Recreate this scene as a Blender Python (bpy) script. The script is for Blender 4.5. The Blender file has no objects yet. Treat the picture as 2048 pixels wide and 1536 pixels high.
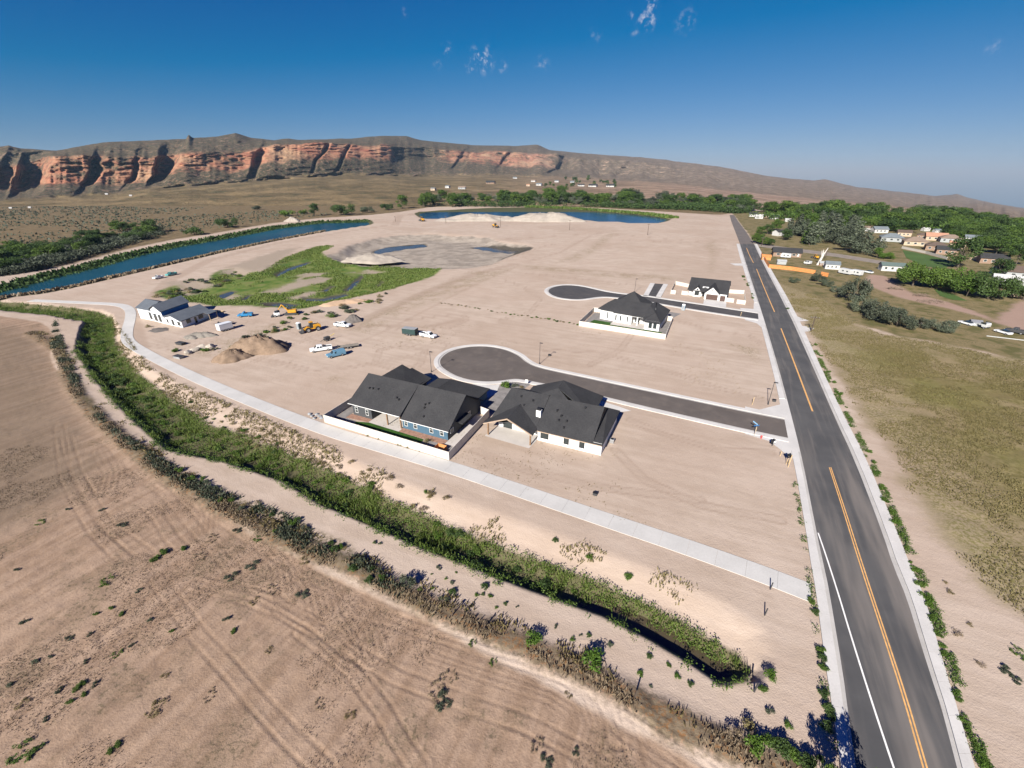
import bpy, bmesh, math, random
import numpy as np
from mathutils import Vector
S = bpy.context.scene
C = S.collection
R = math.radians

# ------------------------------------------------------------------ camera
CAM_H, FPX, YH = 48.0, 870.0, 345.0           # drone height, focal length and eye level of the 2048 px wide photo
PITCH = math.atan((768 - YH) / FPX)
cam_d = bpy.data.cameras.new('camera'); cam = bpy.data.objects.new('camera', cam_d); C.objects.link(cam)
cam.location = (0, 0, CAM_H); cam.rotation_euler = (math.pi / 2 - PITCH, 0, 0)
cam_d.sensor_width = 36; cam_d.lens = 36 * FPX / 2048; cam_d.clip_start = 0.5; cam_d.clip_end = 60000
S.camera = cam

# ------------------------------------------------------------------ sky, sun, exposure
SUN_EL, SUN_AZ = R(31.4), R(27.4 + 180)       # the sun stands behind the camera to the left
w = bpy.data.worlds.new('World'); S.world = w; w.use_nodes = True
nt = w.node_tree; nt.nodes.clear()
def wn(t, **k):
    n = nt.nodes.new(t)
    for a, b in k.items(): setattr(n, a, b)
    return n
sky = wn('ShaderNodeTexSky', sky_type='NISHITA', sun_disc=False, sun_elevation=SUN_EL, sun_rotation=SUN_AZ,
         altitude=1400, air_density=1.0, dust_density=0.4, ozone_density=3.0)
# camera-like colour response of the sky: softer towards the horizon, deeper blue overall
sc0 = wn('ShaderNodeVectorMath', operation='SCALE'); sc0.inputs['Scale'].default_value = .105; nt.links.new(sky.outputs[0], sc0.inputs[0])
gm = wn('ShaderNodeGamma'); gm.inputs['Gamma'].default_value = .74; nt.links.new(sc0.outputs[0], gm.inputs['Color'])
sb = wn('ShaderNodeVectorMath', operation='SUBTRACT'); sb.inputs[1].default_value = (.34, .19, 0); nt.links.new(gm.outputs[0], sb.inputs[0])
mxv = wn('ShaderNodeVectorMath', operation='MAXIMUM'); mxv.inputs[1].default_value = (.004, 0, 0); nt.links.new(sb.outputs[0], mxv.inputs[0])
hsv = wn('ShaderNodeVectorMath', operation='MULTIPLY'); hsv.inputs[1].default_value = (3.0, 2.6, 2.9); nt.links.new(mxv.outputs[0], hsv.inputs[0])
# a few small fair-weather cloud puffs, fixed in the sky
tc = wn('ShaderNodeTexCoord')
nz = wn('ShaderNodeTexNoise'); nz.inputs['Scale'].default_value = 95; nz.inputs['Detail'].default_value = 5; nz.inputs['Roughness'].default_value = .62
nt.links.new(tc.outputs['Generated'], nz.inputs['Vector'])
acc = None
def sky_dir(px, py):
    u, v = (px - 1024) / FPX, -(py - 768) / FPX
    cp, sp = math.cos(PITCH), math.sin(PITCH)
    return Vector((u, cp + v * sp, -sp + v * cp)).normalized()
for px, py, rad, amt in ((895, 98, .020, .8), (965, 118, .042, 1.0), (1005, 134, .018, .6), (940, 134, .018, .55), (875, 128, .018, .35), (1084, 127, .026, .4),
                         (1303, 8, .026, 1.0), (1295, 38, .032, .9), (1258, 35, .016, .8), (1270, 62, .018, .3), (1372, 42, .034, .4), (1190, 72, .024, .25), (808, 26, .014, .25), (1990, 96, .02, .3)):
    d = sky_dir(px, py); rad *= .72
    sub = wn('ShaderNodeVectorMath', operation='DISTANCE'); sub.inputs[1].default_value = d
    nt.links.new(tc.outputs['Generated'], sub.inputs[0])
    mr = wn('ShaderNodeMapRange', interpolation_type='SMOOTHSTEP'); mr.inputs['From Min'].default_value = rad; mr.inputs['From Max'].default_value = rad * .1
    mr.inputs['To Min'].default_value = 0; mr.inputs['To Max'].default_value = amt
    nt.links.new(sub.outputs['Value'], mr.inputs['Value'])
    if acc is None: acc = mr.outputs[0]
    else:
        mx = wn('ShaderNodeMath', operation='MAXIMUM'); nt.links.new(acc, mx.inputs[0]); nt.links.new(mr.outputs[0], mx.inputs[1]); acc = mx.outputs[0]
thr = wn('ShaderNodeMapRange', interpolation_type='SMOOTHSTEP'); thr.inputs['From Min'].default_value = .46; thr.inputs['From Max'].default_value = .74
nt.links.new(nz.outputs['Fac'], thr.inputs['Value'])
mul = wn('ShaderNodeMath', operation='MULTIPLY'); nt.links.new(acc, mul.inputs[0]); nt.links.new(thr.outputs[0], mul.inputs[1])
mixc = wn('ShaderNodeMix', data_type='RGBA'); mixc.inputs[7].default_value = (3.2, 3.3, 3.9, 1)
nt.links.new(mul.outputs[0], mixc.inputs[0]); nt.links.new(hsv.outputs[0], mixc.inputs[6])
bg = wn('ShaderNodeBackground'); bg.inputs['Strength'].default_value = 0.085
out = wn('ShaderNodeOutputWorld')
nt.links.new(mixc.outputs[2], bg.inputs['Color']); nt.links.new(bg.outputs[0], out.inputs['Surface'])

sun_d = bpy.data.lights.new('sun', 'SUN'); sun_d.energy = 4.2; sun_d.angle = R(0.53); sun_d.color = (1.0, .95, .87)
sun = bpy.data.objects.new('sun', sun_d); C.objects.link(sun)
to_sun = Vector((math.sin(SUN_AZ) * math.cos(SUN_EL), math.cos(SUN_AZ) * math.cos(SUN_EL), math.sin(SUN_EL)))
sun.rotation_euler = to_sun.to_track_quat('Z', 'Y').to_euler(); sun.location = (-60, -120, 160)
S.view_settings.view_transform = 'Standard'; S.view_settings.look = 'None'; S.view_settings.gamma = 1
S.view_settings.use_curve_mapping = False; S.view_settings.exposure = 1.25
S.render.engine = 'CYCLES'; S.cycles.max_bounces = 5; S.cycles.diffuse_bounces = 2; S.cycles.glossy_bounces = 2; S.cycles.transparent_max_bounces = 4; S.cycles.volume_bounces = 0

# ------------------------------------------------------------------ survey helpers: photo pixel -> place on the ground
CP, SP = math.cos(PITCH), math.sin(PITCH)
def G(px, py, z=0.0):
    u = (np.asarray(px, float) - 1024) / FPX; v = -(np.asarray(py, float) - 768) / FPX
    dx, dy, dz = u, CP + v * SP, -SP + v * CP
    t = (z - CAM_H) / dz
    return dx * t, dy * t
def GP(pts, z=0.0): return [tuple(float(c) for c in G(x, y, z)) for x, y in pts]
def rise(Y, Z0, py, h):
    "height of an upright thing standing at depth Y whose top shows h photo pixels above its base row py"
    v = (768 - (py - h)) / FPX; r = Y * (v * CP - SP) / (CP + v * SP)
    return CAM_H + r - Z0
def mpp(x, y, z=0): return (y * CP - (z - CAM_H) * SP) / FPX       # metres per photo pixel there

# ------------------------------------------------------------------ numpy noise and distance fields
def vnoise(x, y, seed=0):
    x = np.asarray(x, float); y = np.asarray(y, float)
    ix = np.floor(x).astype(np.int64); iy = np.floor(y).astype(np.int64); fx = x - ix; fy = y - iy
    fx = fx * fx * (3 - 2 * fx); fy = fy * fy * (3 - 2 * fy)
    def h(a, b):
        n = (a * 374761393 + b * 668265263 + seed * 144269504) & 0x7fffffff
        n = ((n ^ (n >> 13)) * 1274126177) & 0x7fffffff
        return ((n ^ (n >> 16)) & 0xffff) / 65535.0
    return (h(ix, iy) * (1 - fx) + h(ix + 1, iy) * fx) * (1 - fy) + (h(ix, iy + 1) * (1 - fx) + h(ix + 1, iy + 1) * fx) * fy
def fbm(x, y, seed=0, o=4):
    s = 0; a = .5; t = 0
    for i in range(o):
        s = s + a * vnoise(x * 2 ** i, y * 2 ** i, seed + i * 7); t += a; a *= .5
    return s / t
def sstep(a, b, x):
    t = np.clip((x - a) / (b - a), 0, 1); return t * t * (3 - 2 * t)
def d_line(X, Y, pts, cull=25.0, signed=False):
    "distance to an open line, positive to its left when signed"
    X = np.asarray(X, float); Y = np.asarray(Y, float); out = np.full(X.shape, float(cull))
    P = np.array(pts, float)
    m = (X > P[:, 0].min() - cull) & (X < P[:, 0].max() + cull) & (Y > P[:, 1].min() - cull) & (Y < P[:, 1].max() + cull)
    if not m.any(): return out
    x, y = X[m], Y[m]; best = np.full(x.shape, float(cull)); sg = np.ones(x.shape)
    for (ax, ay), (bx, by) in zip(P[:-1], P[1:]):
        dx, dy = bx - ax, by - ay; L = dx * dx + dy * dy + 1e-9
        t = np.clip(((x - ax) * dx + (y - ay) * dy) / L, 0, 1)
        d = np.hypot(x - ax - t * dx, y - ay - t * dy); k = d < best
        best = np.where(k, d, best)
        if signed: sg = np.where(k, np.sign(dx * (y - ay) - dy * (x - ax)), sg)
    out[m] = best * sg if signed else best
    return out
def inside(x, y, P):
    r = np.zeros(np.shape(x), bool); n = len(P)
    for i in range(n):
        ax, ay = P[i]; bx, by = P[(i + 1) % n]
        if ay == by: continue
        c = (ay > y) != (by > y)
        r ^= c & (x < (bx - ax) * (y - ay) / (by - ay) + ax)
    return r
def d_poly(X, Y, pts, cull=25.0):
    "signed distance to a closed outline, negative inside"
    X = np.asarray(X, float); Y = np.asarray(Y, float); P = list(pts) + [pts[0]]
    d = d_line(X, Y, P, cull); A = np.array(pts)
    m = (X > A[:, 0].min()) & (X < A[:, 0].max()) & (Y > A[:, 1].min()) & (Y < A[:, 1].max())
    if m.any():
        ins = np.zeros(X.shape, bool); ins[m] = inside(X[m], Y[m], pts); d = np.where(ins, -d, d)
    return d

# ------------------------------------------------------------------ scene helpers
def tag(o, label=None, cat=None, group=None, kind=None):
    if label: o['label'] = label
    if cat: o['category'] = cat
    if group: o['group'] = group
    if kind: o['kind'] = kind
    return o
def link(name, me, parent=None, loc=None, rz=0.0, sc=None):
    o = bpy.data.objects.new(name, me); C.objects.link(o)
    if parent is not None: o.parent = parent
    if loc is not None: o.location = loc
    if rz: o.rotation_euler = (0, 0, rz)
    if sc is not None: o.scale = sc if hasattr(sc, '__len__') else (sc, sc, sc)
    return o
def thing(name, label, cat, loc=(0, 0, 0), rz=0.0, group=None):
    o = link(name, None, None, loc, rz); o.empty_display_size = .5
    return tag(o, label, cat, group)
def dup(root, loc, rz=None, sc=None, label=None, group=None):
    r = root.copy(); C.objects.link(r); r.location = loc
    if rz is not None: r.rotation_euler = (0, 0, rz)
    if sc is not None: r.scale = sc if hasattr(sc, '__len__') else (sc, sc, sc)
    if label: r['label'] = label
    if group: r['group'] = group
    for ch in root.children:
        c = ch.copy(); C.objects.link(c); c.parent = r
        for g in ch.children:
            d = g.copy(); C.objects.link(d); d.parent = c
    return r
class MB:
    "collects boxes, slabs and tubes and links them as one mesh"
    def __init__(s, xf=None): s.v = []; s.f = []; s.xf = xf
    def add(s, vs, fs):
        n = len(s.v); s.v += [tuple(map(float, p)) for p in vs]; s.f += [tuple(i + n for i in f) for f in fs]; return s
    def box(s, x0, x1, y0, y1, z0, z1):
        return s.add([(x0, y0, z0), (x1, y0, z0), (x1, y1, z0), (x0, y1, z0), (x0, y0, z1), (x1, y0, z1), (x1, y1, z1), (x0, y1, z1)],
                     [(3, 2, 1, 0), (4, 5, 6, 7), (0, 1, 5, 4), (1, 2, 6, 5), (2, 3, 7, 6), (3, 0, 4, 7)])
    def hull(s, bot, top):
        "prism between two rings of equal length (counter-clockwise from above)"
        n = len(bot)
        return s.add(list(bot) + list(top), [tuple(range(n))[::-1], tuple(range(n, 2 * n))] + [(i, (i + 1) % n, n + (i + 1) % n, n + i) for i in range(n)])
    def slab(s, poly, t=.2):
        "a sloping roof plane: outline in 3-D with thickness t below"
        top = [tuple(p) for p in poly]; nrm = sum((top[i][0] - top[i - 1][0]) * (top[i][1] + top[i - 1][1]) for i in range(len(top)))
        if nrm > 0: top = top[::-1]
        return s.hull([(x, y, z - t) for x, y, z in top], top)
    def prism(s, prof, y0, y1, axis='y'):
        "outline in the x-z plane pushed from y0 to y1 (axis y) or in y-z pushed along x"
        a = [(x, y0, z) if axis == 'y' else (y0, x, z) for x, z in prof]; b = [(x, y1, z) if axis == 'y' else (y1, x, z) for x, z in prof]
        n = len(a)
        return s.add(a + b, [tuple(range(n)), tuple(range(n, 2 * n))[::-1]] + [((i + 1) % n, i, n + i, n + (i + 1) % n) for i in range(n)])
    def wall(s, pts, h, closed=True, t=None):
        "upright wall faces round an outline; h is a height or one per corner"
        n = len(pts); hs = h if hasattr(h, '__len__') else [h] * n
        for i in range(n if closed else n - 1):
            j = (i + 1) % n; (ax, ay), (bx, by) = pts[i], pts[j]
            s.add([(ax, ay, 0), (bx, by, 0), (bx, by, hs[j]), (ax, ay, hs[i])], [(0, 1, 2, 3)])
        return s
    def tri(s, *p): return s.add(p, [tuple(range(len(p)))])
    def tube(s, a, b, r0, r1=None, n=8, cap=True):
        a = Vector(a); b = Vector(b); r1 = r0 if r1 is None else r1; d = (b - a).normalized()
        q = d.orthogonal().normalized(); p = d.cross(q)
        ring = lambda c, r: [tuple(c + r * (math.cos(2 * math.pi * i / n) * q + math.sin(2 * math.pi * i / n) * p)) for i in range(n)]
        fs = [(i, (i + 1) % n, n + (i + 1) % n, n + i) for i in range(n)]
        if cap: fs += [tuple(range(n))[::-1], tuple(range(n, 2 * n))]
        return s.add(ring(a, r0) + ring(b, r1), fs)
    def mesh(s, name, mat, smooth=False, bevel=0):
        vs = [s.xf(*p) for p in s.v] if s.xf else s.v
        me = bpy.data.meshes.new(name); me.from_pydata(vs, [], s.f)
        if bevel:
            bm = bmesh.new(); bm.from_mesh(me); bmesh.ops.remove_doubles(bm, verts=bm.verts, dist=1e-4)
            bmesh.ops.bevel(bm, geom=list(bm.edges), offset=bevel, segments=2, profile=.5, affect='EDGES', clamp_overlap=True)
            bm.to_mesh(me); bm.free()
        me.materials.append(mat)
        if smooth: me.polygons.foreach_set('use_smooth', [True] * len(me.polygons))
        return me
    def build(s, name, mat, parent=None, smooth=False, bevel=0, **k): return link(name, s.mesh(name, mat, smooth, bevel), parent, **k)

def mesh_np(name, V, F, mat, smooth=False, attrs=None):
    "quick mesh from numpy arrays; F is (n,3) or (n,4)"
    me = bpy.data.meshes.new(name); n, k = F.shape
    me.vertices.add(len(V)); me.vertices.foreach_set('co', np.ascontiguousarray(V, np.float32).ravel())
    me.loops.add(n * k); me.loops.foreach_set('vertex_index', np.ascontiguousarray(F, np.int32).ravel())
    me.polygons.add(n); me.polygons.foreach_set('loop_start', np.arange(0, n * k, k, dtype=np.int32))
    if smooth: me.polygons.foreach_set('use_smooth', np.ones(n, bool))
    for a, val in (attrs or {}).items():
        at = me.attributes.new(a, 'FLOAT', 'POINT'); at.data.foreach_set('value', np.ascontiguousarray(val, np.float32).ravel())
    me.update(calc_edges=True); me.materials.append(mat); return me

# ------------------------------------------------------------------ materials
class NT:
    def __init__(s, name):
        s.m = bpy.data.materials.new(name); s.m.use_nodes = True; s.t = s.m.node_tree; s.t.nodes.clear()
        s.out = s.t.nodes.new('ShaderNodeOutputMaterial')
        s.m.cycles.emission_sampling = 'NONE' if hasattr(s.m, 'cycles') else 'NONE'
    def n(s, typ, ins=None, **k):
        nd = s.t.nodes.new(typ)
        for a, b in k.items(): setattr(nd, a, b)
        for a, b in (ins or {}).items():
            if hasattr(b, 'node'): s.t.links.new(b, nd.inputs[a])
            elif b is not None: nd.inputs[a].default_value = b
        return nd
    def math(s, op, a, b=None, c=None, clamp=False):
        nd = s.n('ShaderNodeMath', {0: a, 1: b, 2: c}, operation=op); nd.use_clamp = clamp; return nd.outputs[0]
    def mix(s, f, a, b, blend='MIX'):
        a = (*a, 1) if isinstance(a, tuple) and len(a) == 3 else a; b = (*b, 1) if isinstance(b, tuple) and len(b) == 3 else b
        return s.n('ShaderNodeMix', {0: f, 6: a, 7: b}, data_type='RGBA', blend_type=blend).outputs[2]
    def ramp(s, x, lo, hi, a=0., b=1.): return s.n('ShaderNodeMapRange', {'Value': x, 'From Min': lo, 'From Max': hi, 'To Min': a, 'To Max': b}, interpolation_type='SMOOTHSTEP').outputs[0]
    def noise(s, vec, scale, detail=4., rough=.55, dist=0.): return s.n('ShaderNodeTexNoise', {'Vector': vec, 'Scale': scale, 'Detail': detail, 'Roughness': rough, 'Distortion': dist}).outputs['Fac']
    def attr(s, name): return s.n('ShaderNodeAttribute', attribute_name=name, attribute_type='GEOMETRY').outputs['Fac']
    def scaled(s, vec, sc, rz=0.): return s.n('ShaderNodeMapping', {'Vector': vec, 'Scale': tuple(1 / c for c in sc), 'Rotation': (0, 0, rz)}, vector_type='TEXTURE').outputs[0]
    def finish(s, col, rough=.85, spec=.25, bump=None, bstr=.3, bdist=.05, metal=0.):
        b = s.n('ShaderNodeBsdfPrincipled', {'Base Color': (*col, 1) if isinstance(col, tuple) and len(col) == 3 else col, 'Roughness': rough, 'Specular IOR Level': spec, 'Metallic': metal})
        if bump is not None:
            bp = s.n('ShaderNodeBump', {'Height': bump, 'Strength': bstr, 'Distance': bdist}); s.t.links.new(bp.outputs[0], b.inputs['Normal'])
        s.t.links.new(b.outputs[0], s.out.inputs['Surface']); s.bsdf = b; return s.m
_mats = {}
def M(name, col, rough=.75, var=.15, sc=1.5, spec=.3, metal=0., bump=0., fine=14.):
    "painted or plain surface with soft wear and grain in its own colour"
    if name in _mats: return _mats[name]
    t = NT(name); co = t.n('ShaderNodeTexCoord').outputs['Object']
    a = t.noise(co, sc, 4); b = t.noise(co, fine, 3)
    f = t.math('ADD', t.math('MULTIPLY', a, .65), t.math('MULTIPLY', b, .35))
    f = t.ramp(f, .3, .7)
    lo = tuple(c * (1 - var) for c in col); hi = tuple(min(1, c * (1 + var)) for c in col)
    _mats[name] = t.finish(t.mix(f, lo, hi), rough, spec, b if bump else None, bump, .02, metal); return _mats[name]
def leaf_mat(name, lo, hi, trans=.3):
    "foliage: colour differs from leaf to leaf and from plant to plant, a little light passes through"
    if name in _mats: return _mats[name]
    t = NT(name); g = t.n('ShaderNodeNewGeometry'); oi = t.n('ShaderNodeObjectInfo')
    f = t.math('ADD', t.math('MULTIPLY', g.outputs['Random Per Island'], .6), t.math('MULTIPLY', oi.outputs['Random'], .4))
    col = t.mix(f, lo, hi)
    d = t.n('ShaderNodeBsdfPrincipled', {'Base Color': col, 'Roughness': .6, 'Specular IOR Level': .25}); tr = t.n('ShaderNodeBsdfTranslucent', {'Color': col})
    mx = t.n('ShaderNodeMixShader', {0: trans, 1: d.outputs[0], 2: tr.outputs[0]})
    t.t.links.new(mx.outputs[0], t.out.inputs['Surface']); _mats[name] = t.m; return t.m
# ================================================================== TERRAIN
HD = R(-25.0)                                   # heading of the streets
# outlines surveyed from the photograph (photo pixels), turned into ground metres
FIELD = GP([(-900, 600), (0, 632), (85, 645), (112, 672), (100, 715), (128, 757), (165, 812), (205, 852), (262, 902), (330, 952), (420, 1012), (520, 1077), (640, 1137), (760, 1197), (870, 1252), (1000, 1322), (1150, 1402), (1300, 1482), (1400, 1540), (1500, 1900), (-1400, 1900)])
WEED = GP([(60, 665), (118, 700), (138, 760), (168, 806), (230, 868), (330, 950), (440, 1012), (560, 1078), (700, 1134), (790, 1182), (900, 1232), (1050, 1297), (1200, 1364), (1320, 1432), (1450, 1492), (1600, 1560)])
SCRUB = GP([(110, 640), (150, 745), (215, 850), (300, 905), (400, 965), (520, 1010), (620, 1050), (700, 1090), (790, 1170), (900, 1228), (860, 1232), (700, 1140), (560, 1080), (440, 1015), (330, 952), (230, 870), (168, 808), (100, 690)])
DITCH = GP([(-300, 590), (0, 602), (100, 610), (200, 622), (224, 632), (226, 680), (268, 738), (340, 795), (415, 840), (505, 872), (590, 905), (660, 935), (745, 975), (820, 1010), (900, 1045), (1000, 1082), (1100, 1120), (1200, 1155), (1300, 1200), (1400, 1252), (1475, 1295), (1508, 1330), (1498, 1362), (1440, 1372), (1380, 1330), (1300, 1282), (1200, 1232), (1100, 1196), (1000, 1160), (920, 1126), (830, 1092), (740, 1052), (640, 1010), (560, 962), (450, 925), (330, 900), (255, 832), (190, 762), (148, 700), (160, 655), (170, 642), (100, 630), (0, 620), (-300, 606)])
BANKTOP = GP([(224, 632), (300, 735), (380, 775), (470, 812), (560, 850), (660, 892), (760, 940), (880, 985), (1000, 1020), (1150, 1075), (1300, 1130), (1450, 1195), (1545, 1262), (1560, 1320), (1530, 1370), (1500, 1365)])
BANK = GP([(224, 632), (300, 735), (380, 775), (470, 812), (560, 850), (660, 892), (760, 940), (880, 985), (1000, 1020), (1150, 1075), (1300, 1130), (1450, 1195), (1545, 1262), (1560, 1320), (1530, 1370), (1500, 1365), (1508, 1330), (1475, 1295), (1400, 1252), (1300, 1200), (1200, 1155), (1100, 1120), (1000, 1082), (900, 1045), (820, 1010), (745, 975), (660, 935), (590, 905), (505, 872), (415, 840), (340, 795), (268, 738), (226, 680)])
GRASS = GP([(1538, 560), (1640, 596), (1700, 640), (1760, 668), (1900, 690), (2048, 722), (2400, 790), (2900, 1000), (2700, 1400), (2300, 1330), (2070, 1250), (1975, 1175), (1915, 1110), (1862, 1040), (1815, 975), (1790, 900), (1722, 835), (1688, 770), (1652, 715), (1615, 655)])
YARD = GP([(1512, 488), (1545, 575), (1640, 600), (1700, 645), (1800, 672), (1960, 702), (2200, 760), (2800, 800), (2900, 480), (2048, 425), (1600, 415), (1465, 426)])
LOTR = GP([(1728, 568), (1800, 596), (1900, 618), (1985, 642), (2120, 690), (2300, 700), (2200, 640), (2048, 595), (1990, 640), (1950, 622), (1880, 600), (1820, 585), (1770, 552), (1735, 548)])
PIT = GP([(655, 512), (700, 490), (770, 474), (850, 466), (960, 472), (1075, 488), (1085, 494), (1045, 513), (960, 526), (830, 532), (740, 528), (690, 522)])
WET = GP([(325, 585), (352, 572), (420, 560), (465, 535), (520, 545), (570, 515), (640, 490), (668, 492), (640, 506), (680, 525), (730, 532), (885, 533), (860, 552), (790, 577), (720, 592), (660, 607), (600, 617), (510, 607), (430, 610), (350, 597)])
STUB = GP([(-900, 640), (0, 652), (80, 672), (95, 720), (120, 775), (150, 840), (190, 930), (150, 985), (60, 1040), (-900, 1400)])
SAND = [GP(q) for q in ([(520, 580), (560, 566), (600, 556), (640, 549), (668, 551), (650, 560), (600, 570), (560, 581)], [(590, 547), (620, 541), (652, 541), (640, 547), (600, 553)], [(575, 590), (612, 580), (642, 577), (620, 586), (590, 594)], [(700, 540), (740, 537), (780, 540), (740, 545)], [(440, 590), (470, 582), (480, 588), (455, 596)], [(440, 545), (475, 528), (560, 500), (600, 495), (570, 512), (530, 540), (480, 548)], [(340, 565), (400, 556), (430, 566), (370, 585)])]
DRY = [GP(q) for q in ([(690, 662), (722, 640), (830, 588), (945, 543), (1035, 534), (1000, 552), (900, 595), (830, 618), (770, 650), (735, 668)], [(470, 670), (500, 655), (575, 640), (600, 630), (590, 655), (520, 680), (440, 712), (360, 718), (400, 690)], [(1030, 528), (1180, 538), (1300, 548), (1380, 555), (1330, 564), (1180, 552), (1060, 540)], [(1180, 492), (1205, 470), (1235, 465), (1200, 500), (1150, 525), (1100, 528)], [(1405, 490), (1432, 478), (1440, 500), (1428, 545), (1412, 545), (1420, 510)], [(1430, 685), (1490, 678), (1530, 700), (1520, 735), (1470, 702)], [(640, 755), (700, 745), (690, 765), (650, 768)])]
RIVER = GP([(-600, 700), (-200, 618), (0, 573), (85, 551), (171, 531), (260, 507), (342, 490), (444, 473), (547, 454), (640, 443), (700, 442), (738, 441), (742, 448), (649, 462), (547, 481), (444, 503), (342, 527), (239, 551), (137, 575), (82, 585), (20, 592), (-200, 650), (-600, 760)])
POND = GP([(832, 427), (845, 423), (893, 420), (978, 416), (1049, 415), (1134, 418), (1219, 424), (1290, 430), (1338, 437), (1330, 442), (1312, 445), (1261, 444), (1157, 439), (1080, 440), (1021, 437), (950, 440), (893, 437), (845, 435)])
PUD = [GP(q) for q in ([(738, 494), (775, 484), (850, 478), (856, 484), (800, 490), (750, 498)], [(930, 484), (985, 484), (1060, 492), (1068, 497), (1020, 512), (1000, 515), (1030, 498), (960, 490)], [(684, 575), (700, 562), (722, 546), (728, 549), (712, 566), (695, 580)], [(515, 601), (560, 597), (600, 603), (590, 612), (530, 609)], [(478, 592), (498, 582), (505, 584), (488, 596)], [(600, 588), (640, 590), (690, 580), (700, 584), (650, 597), (605, 596)], [(545, 545), (575, 530), (620, 518), (624, 521), (580, 536), (552, 550)], [(430, 585), (460, 575), (475, 577), (445, 590)], [(752, 566), (764, 556), (768, 558), (757, 569)], [(640, 575), (660, 566), (672, 567), (652, 578)])]
PLAIN = GP([(-1500, 640), (-300, 590), (0, 552), (85, 541), (171, 521), (260, 497), (342, 480), (444, 464), (547, 446), (640, 436), (740, 430), (800, 424), (860, 414), (1050, 410), (1200, 416), (1340, 424), (1440, 430), (1500, 420), (1500, 380), (-1500, 380)])
RUTS = [GP(q) for q in (
 [(313, 1156), (343, 1198), (400, 1274), (458, 1335), (507, 1393), (580, 1473), (650, 1540)],
 [(118, 850), (130, 950), (160, 1010), (191, 1061), (252, 1122)], [(130, 870), (153, 950), (191, 1019), (214, 1053), (294, 1110)],
 [(262, 940), (324, 980), (366, 1026), (412, 1080), (469, 1141)], [(183, 950), (198, 977), (244, 996), (290, 1007), (317, 1034), (343, 1076), (366, 1099)],
 [(404, 1164), (534, 1194), (620, 1240), (700, 1300), (795, 1354), (877, 1385), (953, 1414), (1048, 1446), (1143, 1493), (1206, 1531)],
 [(700, 1220), (789, 1243), (877, 1271), (969, 1303), (1048, 1325), (1143, 1357), (1194, 1382), (1225, 1423), (1232, 1477)],
 [(600, 1260), (700, 1335), (763, 1414), (804, 1487), (840, 1540)], [(330, 960), (430, 1030), (520, 1090), (620, 1150), (720, 1200), (830, 1245)],
 [(210, 880), (270, 935), (330, 975)], [(380, 1170), (480, 1190), (560, 1222), (640, 1262)], [(1170, 1300), (1235, 1400), (1262, 1480), (1280, 1550)], [(1240, 1430), (1330, 1490), (1420, 1560)])]
BANDS = [(GP([(200, 900), (225, 945), (215, 985)]), 2.2, .8), (GP([(393, 988), (416, 1026), (412, 1061)]), 1.8, .7), (GP([(534, 1083), (572, 1122), (580, 1179)]), 2.6, .7), (GP([(590, 1105), (632, 1164), (650, 1222)]), 2.6, .7),
         (GP([(700, 1215), (735, 1260), (748, 1310)]), 2.2, .7), (GP([(880, 1290), (1000, 1330), (1110, 1365), (1165, 1400), (1180, 1450), (1160, 1510)]), 3.0, .62), (GP([(1250, 1440), (1350, 1505), (1450, 1570)]), 2.6, .66), (GP([(560, 1215), (640, 1265), (700, 1320)]), 1.6, .6)]
TRACKS = [(GP(q), wd) for q, wd in (([(700, 655), (760, 625), (850, 585), (950, 548), (1030, 528)], 2.6), ([(270, 640), (285, 700), (350, 745)], 1.6), ([(300, 605), (340, 560), (420, 520), (560, 485), (700, 462), (780, 450)], 3.2), ([(700, 655), (760, 650), (850, 655), (920, 640)], 1.2), ([(1640, 690), (1700, 770), (1790, 900), (1900, 1050)], 1.3), ([(790, 450), (800, 432), (830, 428)], 4.0), ([(875, 607), (960, 565), (1035, 532)], .4), ([(700, 692), (770, 662), (878, 607)], .4), ([(1036, 532), (1200, 546), (1400, 562)], .5), ([(1060, 522), (1120, 505), (1180, 472)], .9), ([(1330, 690), (1420, 702), (1500, 714)], .35), ([(980, 480), (1200, 466), (1470, 490)], .8))]
DITCH_NE, DITCH_SW = DITCH[4:22], DITCH[22:39]

TYRES = [list(map(tuple, np.array(GP(q)))) for q in ([(705, 660), (760, 652), (820, 662), (900, 655), (935, 640), (925, 628), (880, 632), (820, 640), (760, 636)], [(690, 655), (640, 668), (560, 700), (470, 740), (380, 745)], [(870, 680), (900, 690), (885, 712)], [(540, 720), (620, 740), (700, 735), (780, 720), (860, 705)], [(1090, 700), (1200, 705), (1330, 740), (1450, 780), (1530, 800)], [(1260, 840), (1330, 870), (1440, 900), (1540, 905)], [(1230, 900), (1290, 960), (1400, 1010), (1560, 1040)], [(950, 900), (1050, 940), (1200, 975), (1400, 1000)], [(1350, 640), (1420, 660), (1500, 672), (1525, 690)], [(1010, 560), (1050, 575), (1080, 600), (1060, 625), (1000, 640)], [(1040, 545), (1180, 560), (1260, 570)], [(450, 650), (500, 645), (560, 650), (600, 668), (640, 690)], [(300, 690), (360, 700), (430, 680), (470, 655)], [(900, 560), (1000, 520), (1100, 490), (1200, 478), (1350, 485), (1460, 500)], [(1300, 620), (1240, 700), (1180, 730)], [(760, 700), (800, 690), (850, 700), (840, 730), (790, 740), (750, 725), (760, 700)])]
def y0_of(px): return np.interp(px, [1400, 2048, 2700], [412, 452, 470])
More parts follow.
